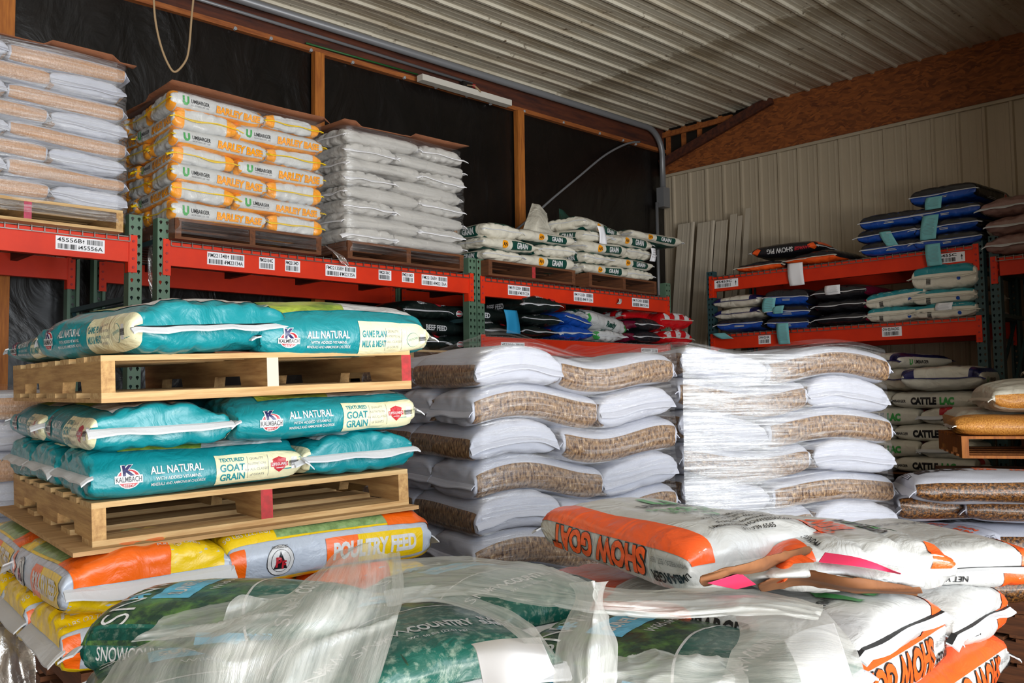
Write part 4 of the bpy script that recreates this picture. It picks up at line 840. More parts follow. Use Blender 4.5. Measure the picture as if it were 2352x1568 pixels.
# ---------------------------------------------------------------- loads on the long rack
YS=5.23
def px2x(px,y=YS): return float(ON(px,600,'y',y)[0])
def slip(label,org,yaw,W,D,z,amp=.012,over=.03,seed=1):
    n=SN(seed); nx,ny=24,20; v=[];f=[]
    for j in range(ny+1):
        for i in range(nx+1):
            x=-over+(W+2*over)*i/nx; y=-over+(D+2*over)*j/ny; edge=max(abs(i/nx-.5),abs(j/ny-.5))*2
            v.append((x,y,amp*float(n(np.array([[x,y,0.]]),5)[0])-(.02*max(0,edge-.85)/.15)*(1 if n(np.array([[x*2,y*2,1.]]),4)[0]>0 else -.6)))
    for j in range(ny):
        for i in range(nx): a=j*(nx+1)+i; f.append((a,a+1,a+nx+2,a+nx+1))
    o=mesh_obj('slip_sheet',v,f,'card',smooth=True); o.location=(org[0],org[1],z); o.rotation_euler=(0,0,yaw); m=o.modifiers.new('t','SOLIDIFY'); m.thickness=.005
    return tag(o,label,'slip sheet','cardboard sheets on the rack loads')
def wrap(label,org,yaw,W,D,z0,z1,m='wrap',off=.018,T=.14,seed=1,top=.12,rc=.07,amp=.008,zf=None,name='stretch_wrap',bot=0):
    "film wound round a load: a skin just off the bags, turned in over the top edge"
    n=SN(seed);n2=SN(seed+9); cx,cy=W/2,D/2; hw_,hd=W/2+off,D/2+off; pts=[]
    for q,(sx,sy) in enumerate(((1,-1),(1,1),(-1,1),(-1,-1))):
        for k in range(7):
            a=-pi/2+q*pi/2+k/6*pi/2; pts.append((cx+sx*(hw_-rc)+rc*math.cos(a),cy+sy*(hd-rc)+rc*math.sin(a)))
    P=np.array(pts+[pts[0]]); d=np.concatenate([[0],np.cumsum(np.hypot(*np.diff(P,axis=0).T))]); N=150; t=np.linspace(0,d[-1],N+1); X=np.interp(t,d,P[:,0]);Y=np.interp(t,d,P[:,1])
    nz=int((z1-z0)/.018); rows=[]; uvs=[]
    ca,sa=math.cos(yaw),math.sin(yaw)
    for j in range(nz+1):
        z=z0+(z1-z0)*j/nz; ins=off*.45*(1-math.cos(2*pi*(z-z0)/T))*.5 if T else 0
        p=np.stack([X,Y,np.full_like(X,z)],-1); r=amp*n(p,9)-ins
        ex=(p[:,0]-cx)/np.hypot(p[:,0]-cx,p[:,1]-cy); ey=(p[:,1]-cy)/np.hypot(p[:,0]-cx,p[:,1]-cy)
        zz=z+(zf(X,Y)*((z-z0)/(z1-z0)) if zf else 0); rows.append(np.stack([X+ex*r,Y+ey*r,zz+0*X],-1)); uvs.append(np.stack([t,np.full_like(t,z)],-1))
    for j in range(1,5):
        q=j/4; sh=1-q*top/(W/2); w_=q*top; x=cx+(X-cx)*(1-w_/hw_); y=cy+(Y-cy)*(1-w_/hd); p=np.stack([x,y,0*x],-1)
        z=z1+.022*math.sin(q*pi*.5)+.014*n2(p,8)*q+(.02*n2(p,14)*q*q if j==4 else 0)
        rows.append(np.stack([x,y,z+(zf(x,y) if zf else 0)],-1)); uvs.append(np.stack([t,np.full_like(t,z1+w_)],-1))
    R_=np.array(rows); nr=len(rows); R2=R_.copy(); R2[...,0]=R_[...,0]*ca-R_[...,1]*sa; R2[...,1]=R_[...,0]*sa+R_[...,1]*ca
    f=[]
    for j in range(nr-1):
        for i in range(N): a=j*(N+1)+i; f.append((a,a+1,a+N+2,a+N+1))
    o=mesh_obj(name,R2.reshape(-1,3)-[0,0,z0],f,m,smooth=True,uvs=np.array(uvs).reshape(-1,2)); o.location=(org[0],org[1],z0)
    return tag(o,label,'plastic wrap')
ZP=ZB+.009
def rackload(style,x0,W,layers,T,first,look,where,seed,mats=('wood','woody'),paint=None,plab='',wraplab=None,slab=None,wm='wrap',pd=1.05,tail=True,**k):
    pallet(plab,(x0,YS-.02,ZP),0,W-.03,1.05,mats,paint,group='wooden pallets on the rack')
    top=stack(style,(x0-.01,YS),0,W,1.05,ZP+PH,layers,T,first,look,where,f'{look}s of {where}',seed,tail=tail,**k)
    if slab: slip(slab,(x0,YS+.0),0,W,1.04,ZP+PH+layers*T+.035,seed=seed)
    if wraplab: wrap(wraplab,(x0-.01,YS-.005),0,W,1.07,ZP+.05,ZP+PH+layers*T+.01,wm,T=T,seed=seed)
xl=px2x(283)-1.0
rackload('tanwoven',xl,1.02,8,.104,1,'tan-windowed woven feed bag','the leftmost rack load',11,paint=(None,'pinkpaint',None),plab='pine pallet with a pink-painted middle block under the leftmost load',wraplab='streaky clear wrap around the leftmost rack load',slab='cardboard sheet on top of the leftmost rack load',wm='wrapstreak',amp=.022,tail=False)
xb=px2x(398)
rackload('barley',xb,1.02,7,.108,1,'white and yellow barley bag','the barley load',12,mats=('oldwood','oldwoody'),plab='dark old pallet under the barley load',slab='cardboard sheet on top of the barley load',amp=.016,wraplab=None)
wrap('clear wrap around the barley load',(xb-.01,YS-.005),0,1.02,1.07,ZP+.03,ZP+PH+.76,film('thin_clear_wrap',.01,.16,(.7,26,1),2.2),T=.108,seed=5)
xw=px2x(795)
rackload('clear',xw,1.06,8,.098,0,'glossy plain white bag','the plain white load',13,mats=('oldwood','oldwoody'),plab='brown pallet under the plain white load',slab='cardboard sheet on top of the plain white load',amp=.016,wraplab='glossy clear wrap around the plain white load')
# GRAIN pallets
xg=px2x(1118); ZG=ZB-.01+.012
pallet('brown pallet with a red-painted middle block under the left GRAIN bags',(xg,YS-.02,ZG),0,.99,1.05,('oldwood','oldwoody'),(None,'redpaint',None),group='wooden pallets on the rack')
gl='white GRAIN feed bag'
stack('grainbag',(xg-.03,YS),0,1.06,1.05,ZG+PH,3,.098,0,gl,'the left GRAIN pallet','GRAIN bags on the left pallet',21,amp=.022,skip=lambda k,kind,x0,j,ft:k==2 and kind=='l' and j==0 and False)
xh=px2x(1345)
pallet('brown pallet under the taller right heap of GRAIN bags',(xh+.02,YS-.02,ZG),rad(2),.99,1.05,('oldwood','oldwoody'),group='wooden pallets on the rack')
stack('grainbag',(xh-.02,YS),rad(2),1.03,1.05,ZG+PH,4,.096,1,gl,'the right GRAIN pallet','GRAIN bags on the right pallet',22,amp=.028)
def rb(style,px,py,y,rz,lab,grp=None,z=None,seed=None,**k):
    "bag whose bottom middle is seen at a pixel on plane y"
    c=ON(px,py,'y',y); return bag(style,(c[0],y,c[2] if z is None else z),rad(rz),seed=seed or int(px+py),label=lab,group=grp,**k)
rb('grainbag',1345,560,5.55,10,'white GRAIN bag lying crooked on the peak of the right heap',z=ZG+PH+.39,W_=.4,T=.12,tilt=(0,rad(4)))
rb('grainbag',1478,560,5.5,-8,'rightmost white GRAIN bag on top of the right heap',z=ZG+PH+.385,W_=.4,T=.11,tilt=(0,rad(3)))
def crumpled(name,label,cat,pts,mats,seed,amp=.02,th=.003,n=22,fold=10,group=None,m2=None,fc=None):
    "a free sheet through a lattice of points, creased"
    A=np.array(pts,float); ny,nx=A.shape[:2]
    def interp(B,t):
        k=np.clip(np.floor(t).astype(int),0,len(B)-2); u=(t-k).reshape((-1,)+(1,)*(B.ndim-1)); g=lambda i:B[np.clip(i,0,len(B)-1)]
        a,b_,c,d=g(k-1),g(k),g(k+1),g(k+2); return .5*(2*b_+(c-a)*u+(2*a-5*b_+4*c-d)*u*u+(-a+3*b_-3*c+d)*u**3)
    nu=n*(nx-1); nv=n*(ny-1)
    G=interp(A,np.linspace(0,ny-1,nv+1)); G=interp(G.transpose(1,0,2),np.linspace(0,nx-1,nu+1)).transpose(1,0,2)
    dx=np.gradient(G,axis=1);dy=np.gradient(G,axis=0);N=np.cross(dx,dy);N/=np.maximum(np.linalg.norm(N,axis=2,keepdims=True),1e-9)
    s1,s2=SN(seed),SN(seed+3); 
    lu=np.linalg.norm(A[:,-1]-A[:,0],axis=1).mean(); lv=np.linalg.norm(A[-1]-A[0],axis=1).mean()
    uu,vv=np.meshgrid(np.linspace(0,lu,nu+1),np.linspace(0,lv,nv+1)); Q=np.stack([uu,vv,0*uu],-1)
    fx,fy=fc or (1,1); s4=SN(seed+8); d=amp*((1-np.abs(s1(Q*[fx,fy,1],fold)))*.7+.3*s2(Q*[fx,fy,1],fold*2.3)-.35*np.clip(1-np.abs(s4(Q,fold*2.0)),0,1)**3); G=G+N*d[...,None]
    f=[]
    for j in range(nv):
        for i in range(nu): a=j*(nu+1)+i; f.append((a,a+1,a+nu+2,a+nu+1))
    c=G.reshape(-1,3).mean(0); o=mesh_obj(name,G.reshape(-1,3)-c,f,mats,smooth=True,uvs=np.stack([uu,vv],-1).reshape(-1,2)); o.location=tuple(c)
    if th: m=o.modifiers.new('t','SOLIDIFY'); m.thickness=th
    return tag(o,label,cat,group)
def L3(rows,ax='y'): return [[ON(p[0],p[1],ax,p[2]) for p in r] for r in rows]
crumpled('empty_feed_sack','emptied white sack standing crumpled at the left of the GRAIN heap','sack',L3([[(1222,468,5.75),(1240,470,5.7),(1256,490,5.7)],[(1210,500,5.6),(1238,505,5.5),(1262,520,5.6)],[(1195,545,5.5),(1235,548,5.4),(1290,545,5.5)]]),'warm',5,amp=.014,fold=14)
crumpled('empty_feed_sack','emptied dark green sack corner poking up behind the GRAIN bags','sack',L3([[(1284,478,5.8),(1293,482,5.8),(1300,492,5.8)],[(1284,505,5.7),(1300,508,5.65),(1322,512,5.7)],[(1280,530,5.6),(1300,535,5.6),(1330,530,5.6)]]),'dgreen',6,amp=.01,fold=14)
def paper(label,px0,py0,px1,py1,ax,val,m='tealpaper',w=.1,bend=.01,txt=0,name='paper_tag',group=None,tilt=0,out=None):
    "strip of paper hanging from (px0,py0) to (px1,py1) on a plane"
    a=ON(px0,py0,ax,val);b_=ON(px1,py1,ax,val); d=b_-a; side=np.array([1.,0,0]) if ax=='y' else np.array([0,-1.,0]); o_=np.array([0,-1.,0]) if ax=='y' else np.array([-1.,0,0])
    v=[];f=[];n=14; uv=[]
    for i in range(n+1):
        t=i/n; p=a+d*t+o_*(bend*math.sin(t*pi)+.004)+side*tilt*t
        for k in range(5): s_=(k/4-.5)*w; v.append(p+side*s_+o_*(.006*math.sin(k+3*t)))
    for i in range(n):
        for k in range(4): q=i*5+k; f.append((q,q+1,q+6,q+5))
    mi=[0]*len(f); c=np.array(v[0])
    if txt:
        r=random.Random(int(px0))
        for i in range(txt):
            t=.15+.7*i/txt; p=a+d*t+o_*(bend*math.sin(t*pi)+.009); ww=w*r.uniform(.5,.8)/2; h=np.array(d)*.012*14/txt*.5; k=len(v); v+=[p-side*ww,p+side*ww,p+side*ww+h,p-side*ww+h]; f.append((k,k+1,k+2,k+3)); mi.append(1)
    o=mesh_obj(name,[np.array(q)-c for q in v],f,[m,'grey'],None,mi,True); o.location=tuple(c); s_=o.modifiers.new('t','SOLIDIFY'); s_.thickness=.0008
    return tag(o,label,'paper tag',group)
paper('white paper slip hanging on the middle of the GRAIN heap',1379,520,1384,560,'y',5.224,'paper',.1)
paper('white paper slip hanging at the right end of the GRAIN heap',1500,570,1497,600,'y',5.224,'paper',.08,txt=4)
# shelf 45590
ZS=Z2+.012; sg='bags on the lower GRAIN-bay shelf'
for k,(o_,l) in enumerate(((0,'bottom'),(1,'middle'),(2,'top'))): rb('beef',1168+2*k,0,5.6,-90+[2,-1,0][k],f'{l} black beef feed bag behind the bright blue tag',z=ZS+.1*k,L=.66,W_=.45,T=.1 if k<2 else .15)
for k,l in enumerate(('lower','upper')): rb('bluebag',1253-4*k,0,5.58,-90+8*k,f'{l} plain blue feed bag beside the black beef bags',z=ZS+.11*k,L=.62,W_=.42,T=.115,tilt=(rad(-8*k),0))
rb('ready',1330,0,5.62,-90,'lower white bag with green ends between blue and maroon bags',z=ZS,L=.64,W_=.42,T=.11); rb('ready',1336,0,5.56,6,'upper white bag with green Ready lettering, slumped across the shelf',z=ZS+.12,L=.62,W_=.42,T=.15,tilt=(rad(6),rad(6)),seed=77)
for k,l in enumerate(('lower','upper')): rb('maroon',1412,0,5.58,-90+3*k,f'{l} dark and maroon bag with white tape beside the red bags',z=ZS+.115*k,L=.62,W_=.42,T=.12)
for k,l in enumerate(('lower','upper')): rb('redcheck',1478+6*k,0,5.57,-90-5*k,f'{l} red and white checkered bag at the corner end of the shelf',z=ZS+.115*k,L=.62,W_=.46,T=.13+.05*k,tilt=(0,rad(-6*k)))
rb('redcheck',1425,0,5.7,0,'crumpled red and white checkered bag lying behind the dark maroon bags',z=ZS+.23,L=.6,W_=.42,T=.12,tilt=(0,rad(-4)),seed=91)
paper('bright blue paper tag hanging over the black beef feed bags',1172,712,1178,766,'y',5.245,'bluepaper',.15,txt=0)
paper('small scrap of white film caught on the upper GRAIN beam',1424,686,1420,698,'y',5.28,'clearwhite',.05)
# beef feed stack behind the rack posts
xq=float(ON(985,700,'y',5.75)[0]); 
for k in range(15):
    p=pallet(nth('bare wooden pallet in the tall pile under the BEEF FEED bags',k,15),(xq-.45,5.42,.1255*k),0,1.02,1.0,('wood','woody'),group='pallet pile under the beef feed bags')
zq=.1255*14+PH
stack('beef',(xq-.5,5.45),0,1.12,1.0,zq+.0,3,.12,0,'black BEEF FEED bag','the pallet pile','BEEF FEED bags on the pallet pile',31,amp=.01)

# ---------------------------------------------------------------- far rack bags (ends face -x)
def xb_(style,px,x,z,lab,rz=0,seed=None,**k):
    c=ON(px,700,'x',x); return bag(style,(x+k.get('L',.62)/2-.02,c[1],z),rad(rz),seed=seed or int(px*3+z*10),label=lab,**k)
zt=ZT+.014; zm=ZM+.014
nm=['bottom','second','third','topmost']
for k in range(3): xb_('blue',2053-6*k+(10 if k==2 else 0),XR-.03,zt+.118*k,f'{nm[k] if k<2 else "topmost"} blue-ended bag of the shorter stack on the far top shelf',rz=[2,-2,1][k],W_=.52,L=.66,T=.118)
for k in range(4): xb_('blue',2181-2*k+(8 if k==3 else 0),XR-.03,zt+.118*k+(.02 if k==3 else 0),f'{nm[k]} blue-ended bag of the taller stack on the far top shelf',rz=[1,-1,2,-3][k],W_=.54,L=.68,T=.118 if k<3 else .135)
xb_('orangebag',1745,XR-.0,zt,'low orange and grey bag at the left of the far top shelf',L=.6,W_=.5,T=.085,rz=3)
xb_('orangebag',1868,XR,zt,'orange bag lying right of the SHOW PIG bag',L=.6,W_=.55,T=.12,rz=-4)
c=ON(1808,580,'x',XR+.1); bag('showpig',(XR+.22,c[1],zt+.115),rad(-86),L=.66,W_=.42,T=.13,seed=4,label='black SHOW PIG bag with orange corners lying on two orange bags')
paper('large white paper sheet hanging from the far top shelf',1826,604,1832,655,'x',XR-.02,'paper',.15)
gt='pale teal paper tags on the far rack'
paper('pale teal tag on the topmost blue bag at upper right',2146,452,2144,480,'x',XR-.06,w=.13,txt=8)
paper('long pale teal tag over the middle bags of the taller blue stack',2138,494,2132,550,'x',XR-.06,w=.13,txt=12)
paper('pale teal tag hanging over the red beam below the taller blue stack',2142,560,2148,610,'x',XR-.06,w=.12,txt=12)
paper('pale teal tag folded on the shorter blue stack',2032,532,2040,565,'x',XR-.06,w=.1,txt=8,tilt=.04)
for k in range(2): xb_('navywhite',1695,XR-.02,zm+.125+.118*k,f'{("lower","upper")[k]} cream and navy bag at the left of the middle far shelf',L=.62,W_=.52,T=.12,rz=-4)
xb_('blue',1692,XR-.04,zm,'blue and black bag under the two cream and navy bags',L=.64,W_=.48,T=.12,rz=5,tilt=(0,rad(4)))
for k in range(3): xb_('blue',1812-4*k,XR-.02,zm+.11*k,f'{("bottom","middle","top")[k]} blue-ended bag of the stack beside the cream and navy bags',L=.64,W_=.43,T=.11 if k<2 else .15,rz=[-2,2,3][k],tilt=(rad(3),0))
for k in range(3): xb_('maroon',1932,XR-.03,zm+.118*k,f'{("bottom","middle","top")[k]} dark bag with maroon end in the middle of the far shelf',L=.64,W_=.5,T=.118,rz=[0,-2,1][k])
for k in range(2): xb_('tealwhite',2058-2*k,XR-.02,zm+.125*k,f'{("lower","upper")[k]} teal-topped white bag left of the teal stack',L=.64,W_=.5,T=.125 if k==0 else .14,rz=[0,3][k],tilt=(rad(-5*k),0))
for k in range(3): xb_('tealwhite',2172,XR-.02,zm+.12*k,f'{("bottom","middle","top")[k]} teal-topped white bag of the stack beside the far upright',L=.66,W_=.5,T=.12 if k<2 else .2,rz=[0,-2,1][k])
paper('pale teal tag on the blue stack of the middle far shelf, left one',1768,684,1766,716,'x',XR-.06,w=.13,txt=6)
paper('pale teal tag on the blue stack of the middle far shelf, right one',1790,702,1788,720,'x',XR-.06,w=.1,txt=5)
paper('long pale teal tag hanging below the middle far shelf beam',1797,742,1803,790,'x',XR-.06,w=.12,txt=12)
paper('pale teal tag under the lowest bag at the left of the middle far shelf',1650,765,1672,778,'x',XR-.07,w=.14)
paper('white printed slip on the top maroon-ended bag',1912,655,1914,676,'x',XR-.06,'paper',.14,txt=8)
paper('white printed slip on the teal-topped bags',2170,695,2168,712,'x',XR-.06,'paper',.13,txt=6)
# rightmost bay
for k in range(3):
    xb_('rosebag',2350-4*k,XR-.05,2.577+.15*k,f'{("bottom","middle","top")[k]} dusty rose wrapped bag on the rightmost far bay',L=.66,W_=.5,T=.16,rz=[0,4,-3][k])
# below the far shelf: navy and white bags and the cattle supplement load
def pile(n,loc,rz,lab,W=1.02,D=1.0,grp='pallets'):
    for k in range(n): pallet(nth(lab,k,n),(loc[0],loc[1],.1255*k),rz,W,D,('oldwood','oldwoody'),group=grp)
yq=float(ON(2240,1000,'x',7.5)[1])
pile(7,(7.45,yq+1.0,0),-pi/2,'old brown pallet in the pile under the cattle supplement load',W=1.0,D=1.0,grp='pallet pile under the cattle supplement load')
ctop=.1255*6+PH
stack('cattle',(7.42,yq+1.02),-pi/2,1.04,1.0,ctop,5,.128,0,'white cattle supplement bag','the cattle supplement load','cattle supplement bags',41,amp=.012,only=lambda k,kind,x0,j,ft:j==0 or ft==0)
xb_('navywhite',2150,7.35,ctop+.65,'cream and navy bag with a green U on the cattle supplement load',L=.62,W_=.6,T=.19,rz=4)
xb_('navywhite',2070,7.5,ctop+.66,'upright-ended cream and navy bag left of the green U bag',L=.6,W_=.48,T=.17,rz=-25)
xb_('navywhite',2025,7.6,ctop+.83,'topmost cream and navy bag below the teal bags of the shelf',L=.6,W_=.6,T=.14,rz=-20)
pile(14,(7.5,4.95,0),-pi/2,'old brown pallet in the pile hidden below the far rack',W=1.0,D=1.0,grp='hidden pallet pile below the far rack')
bag('navywhite',(7.9,4.35,.1255*13+PH),rad(-90),L=.68,W_=.45,T=.12,seed=8,label='cream bag with a blue tag below the middle far shelf')

# ---------------------------------------------------------------- teal goat feed pallets and poultry feed on the left
def place(org,yaw,x,y): c,s=math.cos(yaw),math.sin(yaw); return org[0]+x*c-y*s,org[1]+x*s+y*c
G1=(.975,2.665); a1=rad(-5.5); G2=(.965,2.69); a2=rad(-6.7)
for k in range(5): pallet(nth('bare wooden pallet in the pile under the poultry feed',k,5),(.93,2.66,.1305*k),a2,1.02,1.22,('oldwood','oldwoody'),group='pallet pile under the poultry feed')
pallet('orange-brown pallet right under the poultry feed bags',(.93,2.66,.1305*5),a2,1.02,1.22,('oldwood','oldwoody'),group='pallet pile under the poultry feed')
zp=.1305*5+PH
def dome(x,y): return .03*np.sin(pi*np.clip(x/1.1,0,1))
stack('poultry',place(G2,a2,-.10,-.09),a2,1.16,1.3,zp,2,(1.085-zp)/2,1,'orange yellow poultry feed bag','the poultry pile','poultry feed bags under the teal loads',51,amp=.012,slope=(.034,.0),only=lambda k,kind,x0,j,ft:True)
def ply(label,org,yaw,z,x0,y0,x1,y1,tilt):
    b=MB(); b.box((x0,y0,0),(x1,y1,.012)); o=b.build('plywood_sheet','ply'); o.location=(org[0],org[1],z); o.rotation_euler=(Matrix.Rotation(yaw,3,'Z')@Matrix.Rotation(tilt[0],3,'X')@Matrix.Rotation(tilt[1],3,'Y')).to_euler(); return tag(o,label,'plywood sheet')
ti2=(rad(.8),rad(-2.2)); ti1=(rad(.7),rad(-2.1))
ply('thin plywood sheet on the poultry bags under the middle teal pallet',G2,a2,1.093,-.06,-.05,1.03,1.23,ti2)
pallet('middle pine pallet with a red-painted centre block, carrying goat grain',(G2[0],G2[1],1.105),a2,1.02,1.22,paint=(None,'redpaint',None),tilt=ti2)
z2=1.105+PH+.004
stack('goat',place(G2,a2,-.015,-.02),a2,1.05,1.24,z2,2,.132,1,'teal textured goat grain bag','the middle pallet','goat grain bags on the middle pallet',52,amp=.010,slope=(.038,.014))
ply('thin plywood sheet under the topmost teal pallet',G1,a1,1.505,0,0,1.02,1.22,ti1)
pallet('topmost pine pallet with a red-painted right block, carrying game feed',(G1[0],G1[1],1.517),a1,1.02,1.22,paint=(None,'sheet','redpaint'),tilt=ti1)
z1=1.517+PH+.003
def gp(x,y): q=place(G1,a1,x,y); return (q[0],q[1],z1+.037*x+.012*y)
g_='game feed bags on the topmost pallet'
bag('game',gp(.27,.30),a1-pi/2+rad(9),L=.66,W_=.52,T=.165,seed=61,tilt=(rad(4),0),label='teal bag with a black-striped tape across its end, front left of the topmost pallet',group=g_)
bag('game',gp(.22,.93),a1-pi/2+rad(4),L=.56,W_=.46,T=.11,seed=62,label='teal bag half hidden behind the front left one on the topmost pallet',group=g_)
bag('game',gp(.77,.2),a1,L=.63,W_=.44,T=.16,seed=63,tilt=(rad(9),rad(-2)),label='teal game feed bag lying lengthwise at the front right of the topmost pallet',group=g_)
bag('game',gp(.77,.64),a1,L=.6,W_=.42,T=.12,seed=64,tilt=(0,rad(-2)),label='teal bag behind the front right one on the topmost pallet',group=g_)
bag('game',gp(.77,1.04),a1,L=.6,W_=.38,T=.11,seed=65,tilt=(0,rad(-2)),label='rearmost right teal bag on the topmost pallet',group=g_)
# far-left wrapped load behind
pallet('pallet of the wrapped load at the far left edge',(.38,4.32,0),rad(-4),1.02,.9,('oldwood','oldwoody'))
stack('tanwoven',(.36,4.32),rad(-4),1.05,.9,PH,11,.131,0,'tan and white woven bag','the far-left load','woven bags of the far-left load',53,amp=.012,tail=False,only=lambda k,kind,x0,j,ft:(j==0 or ft==0))
wrap('glossy wrap around the load at the far left edge',(.36,4.32),rad(-4),1.05,.9,.1,PH+11*.131,'wrap',T=.131,seed=6)

# ---------------------------------------------------------------- two tall wrapped loads in the middle
def waveA(x,y): return .030*np.cos(2*pi*(x-.22)/.78)*np.clip(1.2-y,0.2,1)
A0=(2.46,2.77); aA=rad(-13.5)
pallet('pallet under the nearer wrapped seed load',(A0[0],A0[1],0),aA,1.02,1.22,h=.165)
stack('woven',A0,aA,1.05,1.22,.197,10,.149,1,'white woven seed bag','the nearer wrapped load','woven bags of the nearer wrapped load',54,amp=.014,wave=waveA,tail=False)
wrap('clear stretch wrap around the nearer seed load, bunched over its top',A0,aA,1.05,1.22,.15,.197+1.49+.02,'wrap',T=.149,seed=7,zf=lambda x,y:waveA(x,y)*1.0,top=.2)
B0=(3.59,2.59); aB=rad(-29)
def waveB(x,y): return (.026*np.cos(2*pi*(x-.85)/.9)+.01)*np.clip(1.2-y,.2,1)
pallet('pallet under the white-streaked wrapped seed load',(B0[0],B0[1],0),aB,1.1,1.22,h=.165)
stack('woven',B0,aB,1.15,1.22,.197,10,.151,1,'mesh-window white seed bag','the streaked load','woven bags of the streaked load',55,amp=.014,wave=waveB,tail=False)
wrap('clear stretch wrap around the farther seed load',B0,aB,1.15,1.22,.15,.197+1.51+.02,'wrap',T=.151,seed=8,zf=lambda x,y:waveB(x,y),top=.2)
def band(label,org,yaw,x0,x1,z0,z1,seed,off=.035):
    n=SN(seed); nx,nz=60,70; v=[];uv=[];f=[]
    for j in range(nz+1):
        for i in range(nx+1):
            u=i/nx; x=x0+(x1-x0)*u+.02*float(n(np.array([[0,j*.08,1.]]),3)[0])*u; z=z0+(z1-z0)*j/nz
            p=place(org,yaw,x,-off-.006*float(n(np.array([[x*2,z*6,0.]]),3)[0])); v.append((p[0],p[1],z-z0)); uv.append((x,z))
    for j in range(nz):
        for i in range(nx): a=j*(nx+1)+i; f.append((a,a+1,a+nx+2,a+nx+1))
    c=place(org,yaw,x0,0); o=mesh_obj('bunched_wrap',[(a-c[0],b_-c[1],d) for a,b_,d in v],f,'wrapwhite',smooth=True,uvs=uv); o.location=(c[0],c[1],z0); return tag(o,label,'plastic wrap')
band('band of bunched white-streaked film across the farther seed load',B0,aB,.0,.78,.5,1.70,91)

# ---------------------------------------------------------------- far right: big seed bags, corn bags on a pallet
def onz(px,py,z): return ON(px,py,'z',z)
E0=ON(2085,1190,'z',.80)
gE='big white seed bags with dark seed windows'
pile(4,(E0[0]-.1,E0[1]-1.15,0),rad(0),'old brown pallet in the pile under the dark-seed bags',W=1.1,D=1.1,grp='pallet pile under the dark-seed bags')
def fb(style,px,py,z,rz,label,group=None,seed=1,ax='z',**k):
    "bag whose top middle is seen at a pixel, top at height z"
    T=k.get('T',STY[style].get('T',.13)); c=ON(px,py,'z',z); return bag(style,(c[0],c[1],z-T),rad(rz),seed=seed,label=label,group=group,**k)
fb('bigseed',2172,1112,1.02,-50,'big printed seed bag with a dark seed window facing the camera, beside the streaked load',gE,71,L=.62,W_=.46,T=.18)
fb('bigseed',2335,1120,1.01,-62,'white seed bag at the right edge showing its sewn end',gE,72,L=.56,W_=.5,T=.17)
fb('bigseed',2140,1205,.83,-100,'white seed bag end-on under the big printed one',gE,73,L=.6,W_=.4,T=.16)
fb('bigseed',2300,1200,.83,-55,'white seed bag with dark window in the row under the right-edge bag',gE,74,L=.66,W_=.5,T=.17)
fb('bigseed',2180,1290,.64,-50,'lowest visible seed bag, mostly hidden behind the open orange sack',gE,75,L=.62,W_=.5,T=.17)
fb('bigseed',2340,1280,.64,-60,'lowest visible white seed bag at the right edge',gE,76,L=.62,W_=.5,T=.16)
fb('bigseed',2250,1082,1.12,-56,'pale seed bag lying behind the printed one, under the corn pallet',gE,77,L=.7,W_=.5,T=.14)
pc=ON(2202,1052,'z',1.125)
pallet('amber wooden pallet carrying the cracked corn bags at the right edge',(pc[0],pc[1]-.02,1.125),rad(-62),1.05,1.05,('stud','stud'),h=.095)
zc=1.125+.127
def cp(x,y): return place((pc[0],pc[1]),rad(-62),x,y)
for (nm_,x,y,z,L_,W__,T_,st_,l_,rz_) in (('a',.33,.2,zc,.68,.42,.12,'cornbag','cracked corn bag lying flat on the amber pallet',0),('b',.55,.3,zc+.12,.75,.5,.2,'cornwhite','clouded white corn bag on top of the flat cracked corn bag',4),('c',.75,.32,zc+.3,.6,.42,.16,'cornwhite','topmost pale corn bag at the right edge of the photo',-6),('d',.3,.75,zc,.66,.5,.16,'cornwhite','pale corn bag at the back of the amber pallet',90)):
    q=cp(x,y); bag(st_,(q[0],q[1],z),rad(-62+rz_),L=L_,W_=W__,T=T_,seed=ord(nm_),label=l_,group='corn bags on the amber pallet')
pile(8,cp(.0,.15)+(0,),rad(-62),'old brown pallet in the pile behind the dark-seed bags',W=1.0,D=1.0,grp='pallet pile behind the dark-seed bags')

# ---------------------------------------------------------------- foreground: snow-green bird seed bags
gC='green bird seed bags in the foreground'
for k in range(7): pallet(nth('bare wooden pallet in the pile under the green bird seed bags',k,7),(.80,1.45,.1255*k),rad(-10),.98,1.0,('oldwood','oldwoody'),group='pallet pile under the bird seed bags')
def eb(style,x,y,z,az,label,group=None,seed=1,**k):
    "bag whose near (+x) end middle stands at x,y and points along azimuth az"
    L=k.get('L',STY[style].get('L',.68)); a=rad(az); return bag(style,(x-math.cos(a)*L/2,y-math.sin(a)*L/2,z),a,seed=seed,label=label,group=group,**k)
c1=eb('snow',1.19,1.36,.89,-102,'green bird seed bag with white lettering front and centre with a white sewn edge',gC,81,L=.62,W_=.46,T=.15)
fb('snow',560,1352,1.07,-52,'green bird seed bag with a blue snowflake against the poultry load',gC,82,L=.56,W_=.42,T=.17)
fb('snow',1110,1318,1.03,-95,'bird seed bag at the back under the smooth film, below the woven bags',gC,83,L=.6,W_=.46,T=.15)
fb('snow',470,1540,.98,-110,'bird seed bag at the bottom left beneath the loose film',gC,84,L=.6,W_=.44,T=.14)
fb('snow',690,1470,1.0,-75,'bird seed bag with a sky blue SUNFLOWER panel beneath the gathered film',gC,85,L=.6,W_=.42,T=.14)
fb('snow',1560,1455,1.0,-80,'bird seed bag with a slanting sky blue banner left of the white sacks',gC,86,L=.62,W_=.46,T=.15)
fb('snow',1430,1560,.93,-85,'lowest bird seed bag at the bottom between the two films',gC,87,L=.6,W_=.42,T=.14)
